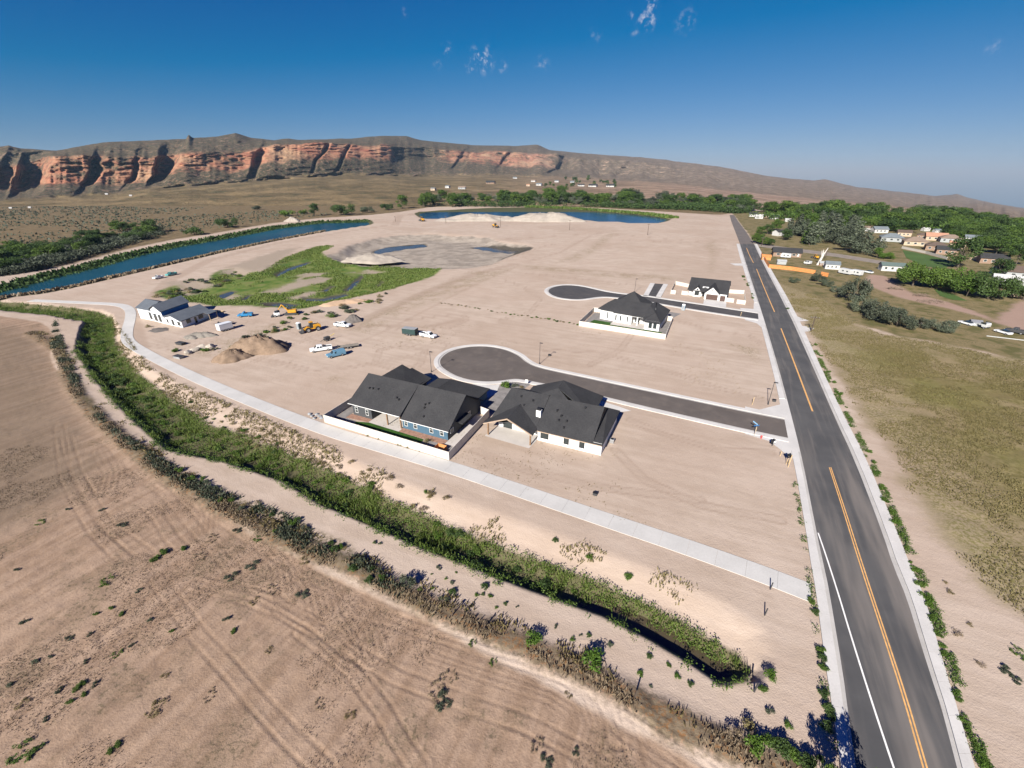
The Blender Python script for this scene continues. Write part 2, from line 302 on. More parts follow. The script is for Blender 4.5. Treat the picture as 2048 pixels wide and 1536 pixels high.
def gz(X, Y, full=False):
    "height of the ground at X, Y (metres); with full also the surface fields"
    X = np.asarray(X, float); Y = np.asarray(Y, float)
    A = {}
    fd = d_poly(X, Y, FIELD); A['field'] = fd; dt = d_poly(X, Y, DITCH); bk = d_poly(X, Y, BANK); rv = d_poly(X, Y, RIVER, 40); pn = d_poly(X, Y, POND, 40)
    pit = d_poly(X, Y, PIT, 40) + 26 * (fbm(X * .02, Y * .02, 101, 3) - .5) + 6 * (fbm(X * .12, Y * .12, 102, 2) - .5); A['pit'] = pit; wet = d_poly(X, Y, WET, 40) + 16 * (fbm(X * .03, Y * .03, 103, 4) - .5); gr = d_poly(X, Y, GRASS)
    far = sstep(330, 200, Y)
    z = .05 * (fbm(X * .35, Y * .35, 3, 3) - .5) * sstep(2, -4, np.minimum(fd, gr)) * far * 2
    infield = sstep(1.5, -1.0, fd)
    z = z + infield * far * (.30 * (fbm(X * .05, Y * .05, 5, 3) - .5) + .10 * (fbm(X * .9, Y * .9, 6, 3) - .5))
    z = z + sstep(1, -4, gr) * far * .25 * (fbm(X * .4, Y * .4, 8, 3) - .5)
    rut = np.zeros(X.shape)
    for q in RUTS:
        d = d_line(X, Y, q, 4.0, True); ad = np.abs(np.abs(d) - .8); br = .35 + .65 * vnoise(X * .4, Y * .4, 44)
        rut = np.maximum(rut, sstep(.26, .06, ad) * br); z = z - br * (.05 * sstep(.26, .05, ad) - .022 * np.exp(-((ad - .36) / .12) ** 2))
    for q, hw, spc in BANDS:
        d = d_line(X, Y, q, hw + .5, True); k = sstep(hw, hw - .6, np.abs(d)); c = np.cos(d * 2 * math.pi / spc)
        z = z + .026 * k * c * (.4 + .6 * vnoise(X * .5, Y * .5, 45)); rut = np.maximum(rut, k * sstep(.1, -.7, c) * .8)
    A['rut'] = rut
    wl = d_line(X, Y, WEED, 12); A['weed'] = wl
    z = z + .35 * np.exp(-((wl - .2) / 1.4) ** 2) * (.5 + fbm(X * .7, Y * .7, 12, 3)) * far
    tp = d_line(X, Y, BANKTOP, 25); ne = d_line(X, Y, DITCH_NE, 25); sw = d_line(X, Y, DITCH_SW, 25)
    zb = -1.15 * sstep(.02, 1., tp / (tp + np.maximum(dt, 0) + .05)) * (bk < 0) * (1 - .12 * fbm(X * .5, Y * .5, 21, 3))
    ze = -1.05 * sstep(.75, .15, ne / (ne + sw + .01)) * (tp < 24)
    z = z + np.where(dt > 0, zb, ze + (-1.75 - ze) * sstep(.0, -1.9, dt)) - .12 * fbm(X * .6, Y * .6, 22, 3) * (dt < 0)
    A['bank'] = bk; A['ditch'] = dt
    z = z - 2.6 * sstep(3, -7, rv) - 2.6 * sstep(4, -8, pn)
    z = z - 3.4 * sstep(2, -12, pit) + .7 * (fbm(X * .08, Y * .08, 31, 3) - .5) * sstep(0, -8, pit)
    pd = np.minimum.reduce([d_poly(X, Y, q) for q in PUD]); z = z - .75 * sstep(1.5, -3.5, pd)
    z = z - 1.2 * sstep(1, -9, wet) + .8 * (fbm(X * .07, Y * .07, 33, 3) - .5) * sstep(0, -6, wet)
    if not full: return z
    for i, q in enumerate(PUD): A['pud'] = np.minimum(A.get('pud', 25.), d_poly(X, Y, q))
    A['wet'] = wet; A['grass'] = gr; A['yard'] = d_poly(X, Y, YARD, 30); A['lotr'] = d_poly(X, Y, LOTR); A['plain'] = d_poly(X, Y, PLAIN, 40)
    A['sand'] = np.minimum.reduce([d_poly(X, Y, q) for q in SAND]); A['dry'] = np.minimum.reduce([d_poly(X, Y, q) for q in DRY])
    A['shore'] = np.minimum(rv, pn); A['scrub'] = d_poly(X, Y, SCRUB); A['stub'] = d_poly(X, Y, STUB)
    tk = np.zeros(X.shape)
    for q, wd in TRACKS: tk = np.maximum(tk, sstep(wd + .8, wd - .6, d_line(X, Y, q, wd + 2)))
    A['track'] = tk; ty = np.zeros(X.shape)
    for q in TYRES:
        d = np.abs(d_line(X, Y, q, 3.0)); ty = np.maximum(ty, np.maximum(sstep(.32, .08, np.abs(d - .85)), .3 * sstep(1.3, .9, d)))
    A['tyre'] = ty
    return z, A

# ---- ground material: each zone is a real change of soil or cover
def ground_mat():
    t = NT('ground_soil'); pos = t.n('ShaderNodeNewGeometry').outputs['Position']
    n0 = t.noise(pos, .035, 3); n1 = t.noise(pos, .16, 4, .6); n2 = t.noise(pos, .9, 3, .6); n3 = t.noise(pos, 5., 3, .65); n4 = t.noise(pos, 1.9, 4, .75)
    st = t.noise(t.scaled(pos, (.05, .6, 1), R(-25)), 1., 3, .6)           # grader and tyre streaks along the streets
    st2 = t.noise(t.scaled(pos, (.55, .05, 1), R(-25)), 1., 3, .65)          # sown rows in the field
    spk = t.ramp(t.noise(pos, 2.6, 1, .5), .62, .72)
    def mask(a, wd, amp, nn=n1):
        return t.ramp(t.math('ADD', t.attr(a), t.math('MULTIPLY', t.math('SUBTRACT', nn, .5), amp)), wd, -wd)
    nn = t.math('ADD', t.math('MULTIPLY', n1, .5), t.math('MULTIPLY', n4, .5))
    col = t.mix(t.ramp(t.math('ADD', t.math('MULTIPLY', st, .5), t.math('MULTIPLY', n1, .5)), .36, .64), (.376, .294, .230), (.45, .36, .29))
    col = t.mix(t.math('MULTIPLY', t.ramp(n0, .4, .68), .5), col, (.395, .30, .235))
    col = t.mix(t.math('MULTIPLY', t.ramp(n3, .5, .8), .22), col, (.28, .215, .165))
    col = t.mix(t.math('MULTIPLY', t.ramp(t.noise(pos, .013, 4, .6), .46, .6), .32), col, (.31, .225, .165)); col = t.mix(t.math('MULTIPLY', t.ramp(t.noise(pos, .022, 4, .65), .56, .7), .5), col, (.47, .385, .315))
    col = t.mix(t.math('MULTIPLY', t.attr('tyre'), t.ramp(n1, .34, .6, .12, .5)), col, (.25, .178, .13))
    # tracks
    col = t.mix(t.math('MULTIPLY', t.attr('track'), .5), col, (.30, .22, .165))
    # plain beyond the river and residential ground
    pl = t.mix(t.ramp(n1, .38, .62), (.115, .084, .045), (.185, .134, .074)); pl = t.mix(t.ramp(nn, .56, .64), pl, (.042, .043, .021))
    col = t.mix(mask('plain', 4, 6), col, pl)
    yd = t.mix(t.ramp(n1, .36, .6), (.10, .092, .035), (.21, .16, .085)); yd = t.mix(t.ramp(nn, .53, .63), yd, (.055, .066, .022))
    col = t.mix(mask('yard', 1.5, 5), col, yd)
    lr = t.mix(n1, (.27, .18, .135), (.34, .24, .19)); col = t.mix(mask('lotr', 1.5, 6), col, lr)
    # dry meadow right of the road
    gr = t.mix(t.ramp(n2, .34, .66), (.125, .104, .036), (.215, .175, .08)); gr = t.mix(t.ramp(n1, .42, .62), gr, (.165, .13, .058)); gr = t.mix(t.math('MULTIPLY', t.ramp(n4, .5, .66), .6), gr, (.07, .07, .02)); gr = t.mix(t.math('MULTIPLY', t.ramp(n3, .55, .72), .35), gr, (.24, .185, .11))
    gr = t.mix(t.math('MULTIPLY', t.ramp(t.noise(pos, .06, 3, .6), .5, .64), .6), gr, (.27, .205, .125)); gr = t.mix(t.math('MULTIPLY', t.ramp(n0, .5, .66), .45), gr, (.155, .155, .045)); gr = t.mix(t.math('MULTIPLY', t.ramp(t.attr('grass'), -19., -3.), .6), gr, t.mix(t.ramp(n4, .42, .6), (.34, .262, .185), (.17, .145, .06)))
    col = t.mix(mask('grass', 2.5, 14, nn), col, gr)
    # sown field with stubble
    fd = t.mix(t.ramp(st2, .34, .66), (.245, .165, .112), (.33, .232, .165)); fd = t.mix(t.math('MULTIPLY', t.ramp(n2, .45, .75), .4), fd, (.34, .242, .175))
    fd = t.mix(t.math('MULTIPLY', t.ramp(n1, .48, .68), .45), fd, (.175, .122, .078)); fd = t.mix(t.math('MULTIPLY', t.ramp(n3, .52, .74), .4), fd, (.16, .11, .07))
    fd = t.mix(t.math('MULTIPLY', t.math('MULTIPLY', t.ramp(n1, .5, .62), t.ramp(n4, .5, .62)), .6), fd, (.07, .062, .036))
    fd = t.mix(t.math('MULTIPLY', mask('stub', 6, 24), .72), fd, t.mix(st2, (.125, .092, .062), (.185, .138, .098)))
    fd = t.mix(t.math('MULTIPLY', t.attr('rut'), .38), fd, (.18, .12, .08))
    col = t.mix(mask('field', .5, 2.0), col, fd)
    wd = t.mix(t.ramp(n2, .4, .6), (.12, .09, .06), (.19, .145, .095)); wd = t.mix(t.ramp(n4, .5, .62), wd, (.19, .10, .045))
    col = t.mix(t.ramp(t.math('ADD', t.attr('weed'), t.math('MULTIPLY', t.math('SUBTRACT', nn, .5), 5.)), 2.2, .7), col, wd)
    col = t.mix(t.math('MULTIPLY', mask('scrub', .8, 5, nn), t.ramp(n4, .44, .58)), col, (.10, .085, .042))
    # canal bank and bed, gravel, wet meadow, sand bars
    bk = t.mix(n2, (.40, .30, .23), (.48, .37, .29)); col = t.mix(t.math('MULTIPLY', mask('bank', 2.5, 8), .22), col, bk)
    col = t.mix(mask('ditch', .5, 1.2), col, t.mix(n2, (.07, .075, .03), (.14, .115, .07)))
    gv = t.mix(t.ramp(n1, .35, .65), (.225, .19, .155), (.33, .282, .232)); gv = t.mix(t.math('MULTIPLY', spk, .4), gv, (.16, .14, .12))
    col = t.mix(mask('pit', 2.5, 14, nn), col, gv)
    wt = t.mix(t.ramp(n1, .36, .6), (.062, .115, .018), (.14, .165, .045)); wt = t.mix(t.ramp(nn, .57, .64), wt, (.17, .135, .075))
    col = t.mix(mask('wet', 1.5, 9, nn), col, wt)
    col = t.mix(mask('sand', 2.5, 34, nn), col, t.mix(n2, (.25, .195, .145), (.34, .28, .22)))
    dr = t.mix(t.ramp(n2, .42, .6), (.14, .11, .05), (.27, .2, .12)); col = t.mix(t.math('MULTIPLY', mask('dry', 3.0, 26, nn), t.math('MULTIPLY', t.ramp(n4, .44, .58, .05, .9), t.ramp(n1, .4, .58))), col, dr)
    col = t.mix(t.ramp(t.math('ADD', t.attr('shore'), t.math('MULTIPLY', t.math('SUBTRACT', nn, .5), 5.)), 4.5, 2.), col, (.07, .072, .034))
    col = t.mix(mask('pud', 1.5, 3), col, (.07, .062, .05))
    hgt = t.math('ADD', t.math('MULTIPLY', n3, .5), t.math('MULTIPLY', n2, .6))
    return t.finish(col, .95, .12, hgt, .6, .18)

cols = np.arange(-760, 2812, 3.4); rows = np.concatenate([np.linspace(0, .055, 26, endpoint=False), np.linspace(.055, 1, 420)])
PX, RW = np.meshgrid(cols, rows); Y0 = y0_of(PX); PY = Y0 + (1760 - Y0) * RW
GX, GY = G(PX, PY); gzv, GA = gz(GX, GY, True)
edge = sstep(0, .02, RW); gzv = gzv * edge
nr, nc = PX.shape
def grid_faces(nr, nc, flip=False):
    i = np.arange(nr * nc).reshape(nr, nc); q = np.stack([i[:-1, :-1], i[:-1, 1:], i[1:, 1:], i[1:, :-1]], -1).reshape(-1, 4)
    return q[:, ::-1] if flip else q
gmat = ground_mat()
gme = mesh_np('ground', np.stack([GX, GY, gzv], -1).reshape(-1, 3), grid_faces(nr, nc, True), gmat, True, {k: np.clip(v, -25, 25).ravel() for k, v in GA.items()})
ground = tag(link('ground', gme), kind='structure')
# the same land goes on behind and beside the camera
B = [G(c, 1760) for c in cols[::30]]; bk = MB(); n = len(B)
ring = [(float(x), float(y), -.02) for x, y in B] + [(float(G(cols[-1], 1760)[0]), float(G(cols[-1], 1760)[1]), -.02)]
outer = [(-4000 + 8000 * i / (len(ring) - 1), -3000, -.02) for i in range(len(ring))]
bk.add(ring + outer, [(i, i + len(ring), i + len(ring) + 1, i + 1) for i in range(len(ring) - 1)])
eL = [G(cols[0], y) for y in (1760, 1000, 700, 560, 470, 412)]; eR = [G(cols[-1], y) for y in (1760, 1000, 700, 560, 500, 472)]
bk.add([(float(x), float(y), -.02) for x, y in eL] + [(-4000, -3000, -.02), (-5000, 900, -.02)], [(0, 1, 2, 3, 4, 5, 7, 6)])
bk.add([(float(x), float(y), -.02) for x, y in eR] + [(4000, -3000, -.02), (5000, 900, -.02)], [(6, 7, 5, 4, 3, 2, 1, 0)])
tag(bk.build('outer_ground', M('outer_soil', (.25, .175, .12), .95, .25, .02)), kind='structure')

# ---- mesa, benches and far hills: profile of foot, cliff base, cliff top and rim, each with its distance
xs_f = [-900, 0, 130, 230, 300, 375, 470, 550, 650, 760, 850, 1000, 1100, 1200, 1350, 1500, 1650, 1800, 1950, 2048, 2900]
ft_y = [410, 402, 395, 388, 378, 373, 366, 359, 352, 351, 352, 352, 354, 359, 369, 387, 402, 414, 430, 440, 470]
ft_D = [800, 900, 1000, 1100, 1200, 1280, 1400, 1520, 1720, 2000, 2300, 2500, 2600, 2600, 2050, 1600, 1500, 1300, 1000, 900, 700]
cb_y = [378, 372, 367, 371, 360, 343, 343, 322, 317, 321, 323, 327, 336, 344, 352, 371, 386, 401, 415, 425, 450]
cb_D = [1080, 1150, 1200, 1270, 1330, 1400, 1520, 1640, 1850, 2170, 2700, 2950, 3000, 3100, 2800, 2300, 2300, 2200, 1900, 1800, 1500]
ct_y = [340, 334, 308, 309, 314, 299, 301, 285, 283, 289, 294, 298, 307, 318, 332, 357, 371, 390, 403, 418, 440]
ct_D = [1150, 1220, 1280, 1350, 1420, 1490, 1620, 1740, 1960, 2290, 2900, 3200, 3300, 3500, 3200, 2900, 3000, 3000, 3000, 2800, 2400]
sk_x = [-900, -200, 0, 17, 41, 113, 205, 308, 372, 377, 386, 437, 471, 502, 547, 578, 600, 700, 754, 812, 846, 942, 1027, 1075, 1099, 1181, 1300, 1446, 1534, 1578, 1629, 1650, 1687, 1713, 1811, 1870, 1914, 1943, 1994, 2048, 2900]
sk_y = [300, 297, 293, 291, 297, 301, 285, 280, 278, 269, 276, 273, 266, 276, 280, 277, 280, 277, 272, 272, 281, 290, 292, 289, 300, 308, 316, 334, 352, 357, 361, 358, 368, 374, 385, 392, 388, 397, 408, 416, 440]
sk_D = np.interp(sk_x, [-900, 0, 300, 470, 760, 1000, 1200, 1350, 1500, 1800, 2048, 2900], [1500, 1600, 1900, 2250, 3250, 4100, 4500, 4200, 3800, 4400, 4400, 3500])
mc = np.arange(-860, 2860, 2.2)
I = lambda xx, yy: np.interp(mc, xx, yy)
lv = [(y0_of(mc), None)]
jag = lambda s, a, f_: a * (fbm(mc * f_, mc * 0, s, 4) - .5) * 2
fy = I(xs_f, ft_y) + jag(1, 2.0, .02); cby = I(xs_f, cb_y) + jag(2, 10., .025); cty = I(xs_f, ct_y) + jag(3, 7., .022); sky_ = I(sk_x, sk_y) + jag(4, .8, .06)
mid_ = sstep(60, 160, mc) * sstep(1150, 1000, mc); cby = cby - 4 * mid_; cty = cty + 4 * mid_; cty = np.minimum(cty, cby - 3); cty = np.maximum(cty, sky_ + 2)
fD, cbD, ctD, sD = I(xs_f, ft_D), I(xs_f, cb_D), I(xs_f, ct_D), I(sk_x, sk_D)
butt = .026 * np.abs(2 * fbm(mc * .011, mc * 0, 9, 2) - 1) + .006 * (1 - np.abs(2 * fbm(mc * .06, mc * 0, 10, 3) - 1))
D0 = CAM_H / ((y0_of(mc) - YH)) ; 
def flatD(px, py): return G(px, py)[1]
seg = []
def rowblock(ya, Da, yb, Db, n, kind, last=False):
    for i in range(n + (1 if last else 0)):
        s = i / n; y = ya + (yb - ya) * s; D = 1 / (1 / Da + (1 / Db - 1 / Da) * s)
        seg.append((y, D, kind + s))
rowblock(y0_of(mc), flatD(mc, y0_of(mc)), fy, fD, 46, 0.)
rowblock(fy, fD, cby, cbD, 34, 1.)
rowblock(cby, cbD, cty, ctD, 44, 2.)
rowblock(cty, ctD, sky_, sD, 40, 3., True)
MY = np.array([s[0] for s in seg]); MD = np.array([s[1] for s in seg]); ML = np.array([np.full(mc.shape, s[2]) for s in seg]); MX = np.broadcast_to(mc, MY.shape)
wn_ = np.interp(ML, [1, 1.6, 1.95, 3, 3.2, 3.8], [0, .12, .9, 1, .9, .0]); nt_ = np.interp(ML, [1, 1.3, 1.7, 3, 3.3, 3.9], [0, .5, 1, 1, .8, .0])
notch = np.zeros(MX.shape); wx = MX - 16 * (ML - 2.3) + 26 * (fbm(MX * .02, MY * .04, 91, 3) - .5)
for c, wd, a in ((-60, 40, .12), (8, 18, .10), (60, 27, .16), (187, 12, .06), (266, 6, .02), (326, 17, .10), (513, 9, .05), (641, 4, .025), (690, 3, .02), (928, 8, .03), (1010, 5, .02), (1130, 14, .04), (-200, 50, .12), (1260, 16, .03)):
    notch = np.maximum(notch, a * sstep(wd * 1.5, wd * .6, np.abs(wx - c)))
MD = MD * (1 + wn_ * butt + nt_ * notch)
led = fbm(MX * .03, MY * .35, 14, 3); MD = MD * (1 + np.interp(ML, [1.8, 2.1, 2.9, 3.1], [0, 1, 1, 0]) * .009 * (led - .5))
MD = MD * (1 + np.interp(ML, [.1, .9, 1.2, 2, 3.2, 3.8, 4], [0, .9, .5, .25, 1, 1, 0]) * .035 * (fbm(MX * .05, MY * .22, 15, 4) - .5))
MD = MD * (1 + np.interp(ML, [.25, .6, 1.0, 1.35], [0, 1, 1, 0]) * .075 * (fbm(MX * .018, MY * .10, 16, 3) - .5))
u_ = (MX - 1024) / FPX; v_ = -(MY - 768) / FPX; t_ = MD / (CP + v_ * SP)
TX, TY, TZ = u_ * t_, MD, CAM_H + t_ * (-SP + v_ * CP)
TX = np.vstack([TX, TX[-1:] * 1.5]); TZ = np.vstack([TZ, TZ[-1:] - 150]); TY = np.vstack([TY, TY[-1:] * 1.5]); ML2 = np.vstack([ML, ML[-1:]]); PXM = np.vstack([MX, MX[-1:]])

def mesa_mat():
    t = NT('mesa_rock_and_scrub'); g = t.n('ShaderNodeNewGeometry'); pos = g.outputs['Position']; L = t.attr('level'); ax = t.attr('east')
    n1 = t.noise(pos, .008, 5, .6); n2 = t.noise(pos, .03, 5, .65); n3 = t.noise(pos, .11, 5, .7)
    z = t.n('ShaderNodeSeparateXYZ', {0: pos}).outputs[2]
    strata = t.noise(t.scaled(pos, (.004, .004, .13)), 1., 5, .6); streak = t.noise(t.scaled(pos, (.07, .07, .008)), 1., 4, .6)
    rock = t.mix(t.ramp(strata, .36, .62), (.275, .104, .064), (.36, .178, .105)); rock = t.mix(t.math('MULTIPLY', t.ramp(streak, .5, .72), .4), rock, (.16, .078, .055)); rock = t.mix(t.ramp(n1, .45, .7), rock, (.30, .19, .115))
    scr = t.ramp(n3, .34, .5); soil = t.mix(n2, (.185, .115, .075), (.25, .165, .11)); talus = t.mix(t.math('MULTIPLY', scr, .88), soil, (.040, .043, .027)); talus = t.mix(t.math('MULTIPLY', t.ramp(n2, .56, .68), .65), talus, t.mix(n3, (.26, .14, .095), (.27, .21, .155)))
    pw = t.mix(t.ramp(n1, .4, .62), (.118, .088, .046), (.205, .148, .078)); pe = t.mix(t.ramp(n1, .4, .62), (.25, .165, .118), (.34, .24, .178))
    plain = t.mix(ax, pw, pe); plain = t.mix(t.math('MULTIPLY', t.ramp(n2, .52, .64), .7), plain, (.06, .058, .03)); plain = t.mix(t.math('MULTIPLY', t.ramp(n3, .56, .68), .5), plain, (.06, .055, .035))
    Ln = t.math('ADD', L, t.math('MULTIPLY', t.math('SUBTRACT', n2, .5), .9))
    col = t.mix(t.ramp(Ln, .95, 1.2), plain, talus)
    up = t.n('ShaderNodeSeparateXYZ', {0: g.outputs['Normal']}).outputs[2]
    band = t.math('MULTIPLY', t.ramp(Ln, 1.75, 2.05), t.ramp(Ln, 3.12, 2.92)); steep = t.math('MULTIPLY', band, t.ramp(t.math('ADD', t.math('ADD', t.math('MULTIPLY', n2, .7), t.math('MULTIPLY', n1, .5)), t.attr('rocky')), .92, 1.12))
    east_rock = t.mix(n2, (.27, .175, .125), (.34, .25, .19))
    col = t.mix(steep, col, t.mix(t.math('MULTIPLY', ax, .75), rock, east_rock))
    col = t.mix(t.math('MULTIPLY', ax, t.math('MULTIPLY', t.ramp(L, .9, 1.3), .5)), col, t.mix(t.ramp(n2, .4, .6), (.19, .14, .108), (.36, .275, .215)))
    return t.finish(col, .95, .1, t.math('ADD', n3, t.math('MULTIPLY', n2, 2.)), .8, 4.0)
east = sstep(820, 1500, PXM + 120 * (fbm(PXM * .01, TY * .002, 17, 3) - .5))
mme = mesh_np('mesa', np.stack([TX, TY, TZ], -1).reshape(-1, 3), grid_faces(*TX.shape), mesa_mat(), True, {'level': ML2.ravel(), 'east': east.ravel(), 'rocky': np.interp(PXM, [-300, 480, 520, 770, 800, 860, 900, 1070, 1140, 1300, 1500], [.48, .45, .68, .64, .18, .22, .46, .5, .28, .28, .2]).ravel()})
tag(link('mesa_and_hills', mme), kind='structure')
def W(px, py):
    "place (x, y, z) on the land seen at a photo pixel"
    if py >= float(y0_of(px)):
        x, y = (float(c) for c in G(px, py)); return x, y, float(gz(np.array([x]), np.array([y]))[0])
    j = int(np.clip(round((px - mc[0]) / 2.2), 0, len(mc) - 1)); k = int(np.argmin(np.abs(MY[:, j] - py)))
    return float(TX[k, j]), float(TY[k, j]), float(TZ[k, j])

# ---- water
def water_mat(name, deep, rough, sc, bs):
    t = NT(name); pos = t.n('ShaderNodeNewGeometry').outputs['Position']; nse = t.noise(t.scaled(pos, (1, .5, 1), .4), sc, 4, .6)
    lw = t.noise(pos, .02, 3); col = t.mix(t.ramp(lw, .35, .65), tuple(c * .75 for c in deep), tuple(c * 1.25 for c in deep))
    return t.finish(col, rough, .3, nse, bs, .06)
def sheet(name, pts, z, mat, grow=0.0, kind='structure'):
    A_ = np.array(pts); c = A_.mean(0)
    bm = bmesh.new(); vs = [bm.verts.new((float(x), float(y), z)) for x, y in A_]
    fc = bm.faces.new(vs); bmesh.ops.triangulate(bm, faces=[fc]); bmesh.ops.recalc_face_normals(bm, faces=bm.faces)
    if sum(f.normal.z for f in bm.faces) < 0: bmesh.ops.reverse_faces(bm, faces=list(bm.faces))
    me = bpy.data.meshes.new(name); bm.to_mesh(me); bm.free(); me.materials.append(mat)
    o = link(name, me)
    return tag(o, kind=kind) if kind else o
def offset(pts, d, closed=True):
    "outline moved sideways by d metres (to the right of travel)"
    P = np.array(pts, float); n = len(P); outp = []
    for i in range(n):
        a = P[i - 1] if (closed or i > 0) else P[i]; b = P[(i + 1) % n] if (closed or i < n - 1) else P[i]
        tv = b - a; tv /= np.hypot(*tv) + 1e-9; outp.append((P[i][0] + tv[1] * d, P[i][1] - tv[0] * d))
    return outp
def area(P): return .5 * sum(P[i - 1][0] * P[i][1] - P[i][0] * P[i - 1][1] for i in range(len(P)))
def grow(P, d): return offset(P, d if area(P) > 0 else -d)
wriv = water_mat('river_water', (.008, .040, .040), .25, .9, .2); wpond = water_mat('pond_water', (.004, .030, .075), .2, .7, .25); wmud = water_mat('muddy_water', (.075, .06, .035), .12, 2.5, .1); wpud = water_mat('pit_water', (.05, .05, .05), .2, 1.5, .15)
sheet('river', grow(RIVER, 5), -1.0, wriv); sheet('pond', grow(POND, 7), -.9, wpond)
for q in PUD: sheet('pit_water', grow(q, 3.), -3.75 if q in PUD[:2] else -1.62, wpud)
cw = GP([(1150, 1192), (1200, 1188), (1300, 1228), (1400, 1282), (1470, 1325), (1500, 1340), (1495, 1362), (1440, 1368), (1380, 1325), (1300, 1276), (1200, 1225)])
sheet('ditch_water', grow(cw, .6), -1.62, wmud)
# ================================================================== ROADS, KERBS, PATH
def asphalt_mat(name, a, b, dust, amt, along):
    t = NT(name); pos = t.n('ShaderNodeNewGeometry').outputs['Position']
    n1 = t.noise(pos, .12, 4, .6); st = t.noise(t.scaled(pos, (.04, .6, 1) if along else (.3, .3, 1), R(66)), 1., 4, .6); n3 = t.noise(pos, 6., 3, .7)
    col = t.mix(t.ramp(n1, .35, .65), a, b); col = t.mix(t.math('MULTIPLY', t.ramp(st, .47, .72), amt), col, dust); col = t.mix(t.math('MULTIPLY', n3, .25), col, tuple(c * .6 for c in a))
    if along:   # wheel-borne dust where trucks come off the bare lots
        y = t.n('ShaderNodeSeparateXYZ', {0: pos}).outputs[1]; sw = t.noise(t.scaled(pos, (.03, .3, 1), R(65)), 1., 3, .55)
        col = t.mix(t.math('MULTIPLY', t.ramp(sw, .42, .66), t.ramp(t.math('ADD', y, t.math('MULTIPLY', n1, 20.)), 92., 60., 0., .62)), col, dust)
    return t.finish(col, .88, .2, n3, .25, .01)
road_m = asphalt_mat('asphalt_new', (.070, .069, .070), (.094, .091, .090), (.21, .182, .16), .42, True)
old_m = asphalt_mat('asphalt_old', (.125, .108, .098), (.15, .13, .118), (.2, .165, .14), .4, True)
cul_m = asphalt_mat('asphalt_dusty', (.098, .083, .074), (.122, .103, .092), (.17, .14, .118), .5, False)
cul2_m = asphalt_mat('asphalt_dark', (.058, .056, .058), (.075, .07, .07), (.14, .118, .1), .35, False)
conc_m = M('concrete', (.50, .48, .455), .9, .10, .22, .2, bump=.15, fine=5)
conc2_m = M('concrete_pan', (.40, .38, .355), .9, .12, .3, .2, bump=.15, fine=5)
pathc_m = M('path_concrete', (.47, .455, .43), .9, .09, .2, .2, bump=.15, fine=5)
yel_m = M('yellow_paint', (.62, .34, .12), .7, .22, 2., .3); wht_m = M('white_paint', (.74, .72, .69), .7, .12, 1., .3)
def resample(P, n):
    P = np.array(P, float); L = np.r_[0, np.cumsum(np.hypot(*np.diff(P, axis=0).T))]; s = np.linspace(0, L[-1], n)
    return np.stack([np.interp(s, L, P[:, 0]), np.interp(s, L, P[:, 1])], -1)
def smooth(P, k=2):
    P = np.array(P, float)
    for _ in range(k):
        Q = [P[0]]
        for a, b in zip(P[:-1], P[1:]): Q += [a * .75 + b * .25, a * .25 + b * .75]
        P = np.array(Q + [P[-1]])
    return P
def ribbon(name, Lp, Rp, z0, z1, mat, parent=None, n=None):
    "flat strip between two edges; a solid slab when z1 > z0"
    n = n or max(len(Lp), len(Rp)); A = resample(Lp, n); B_ = resample(Rp, n); b = MB()
    if z1 - z0 < 1e-3:
        b.add([(*p, z1) for p in A] + [(*p, z1) for p in B_], [(i, n + i, n + i + 1, i + 1) for i in range(n - 1)])
    else:
        V = [(*p, z1) for p in A] + [(*p, z1) for p in B_] + [(*p, z0) for p in A] + [(*p, z0) for p in B_]
        F = []
        for i in range(n - 1):
            F += [(i, n + i, n + i + 1, i + 1), (i, i + 1, 2 * n + i + 1, 2 * n + i), (n + i + 1, n + i, 3 * n + i, 3 * n + i + 1)]
        F += [(n, 0, 2 * n, 3 * n), (n - 1, 2 * n - 1, 4 * n - 1, 3 * n - 1)]
        b.add(V, F)
    return b.build(name, mat, parent)
def slabs(parent, Lp, Rp, seglen, z0, z1, mat, gap=.02, near=None, name='slab'):
    "pours of concrete separated by open joints, each its own piece"
    A = np.array(Lp, float); B_ = np.array(Rp, float); mid = lambda q: (q)
    L = np.hypot(*np.diff(resample(A, 200), axis=0).T).sum(); n = max(1, int(L / seglen)); Ar, Br = resample(A, n * 6 + 1), resample(B_, n * 6 + 1)
    for i in range(n):
        a, b = Ar[i * 6:i * 6 + 7].copy(), Br[i * 6:i * 6 + 7].copy()
        for e in (a, b):
            u = e[1] - e[0]; e[0] += u / np.hypot(*u) * gap / 2; u = e[-1] - e[-2]; e[-1] -= u / np.hypot(*u) * gap / 2
        ribbon(name, a, b, z0, z1, mat, parent, 7)
# --- main road
rl = [(1480, 488), (1492, 527), (1523, 622), (1556, 732), (1583, 832), (1605, 920), (1633, 1066), (1649, 1139), (1657, 1175), (1686, 1349), (1695, 1419), (1712, 1540), (1735, 1700)]
rr = [(1508, 488), (1526, 527), (1576, 622), (1625, 732), (1668, 832), (1709, 920), (1765, 1066), (1788, 1139), (1806, 1174), (1860, 1349), (1884, 1419), (1914, 1540), (1960, 1700)]
lo_ = [(1473, 488), (1483, 527), (1514, 622), (1543, 732), (1566, 832), (1587, 920), (1612, 1066), (1623, 1139), (1630, 1175), (1653, 1349), (1664, 1419), (1682, 1540), (1708, 1700)]
ro_ = [(1514, 488), (1535, 527), (1590, 622), (1640, 732), (1687, 832), (1733, 920), (1794, 1066), (1822, 1139), (1842, 1174), (1892, 1349), (1914, 1419), (1949, 1540), (2000, 1700)]
RL, RR, LO, RO = (smooth(GP(q), 1) for q in (rl, rr, lo_, ro_))
def road_thing(name, mat, Lp, Rp, z): return tag(ribbon(name, Lp, Rp, 0, 0, mat, None, 60), kind='structure')
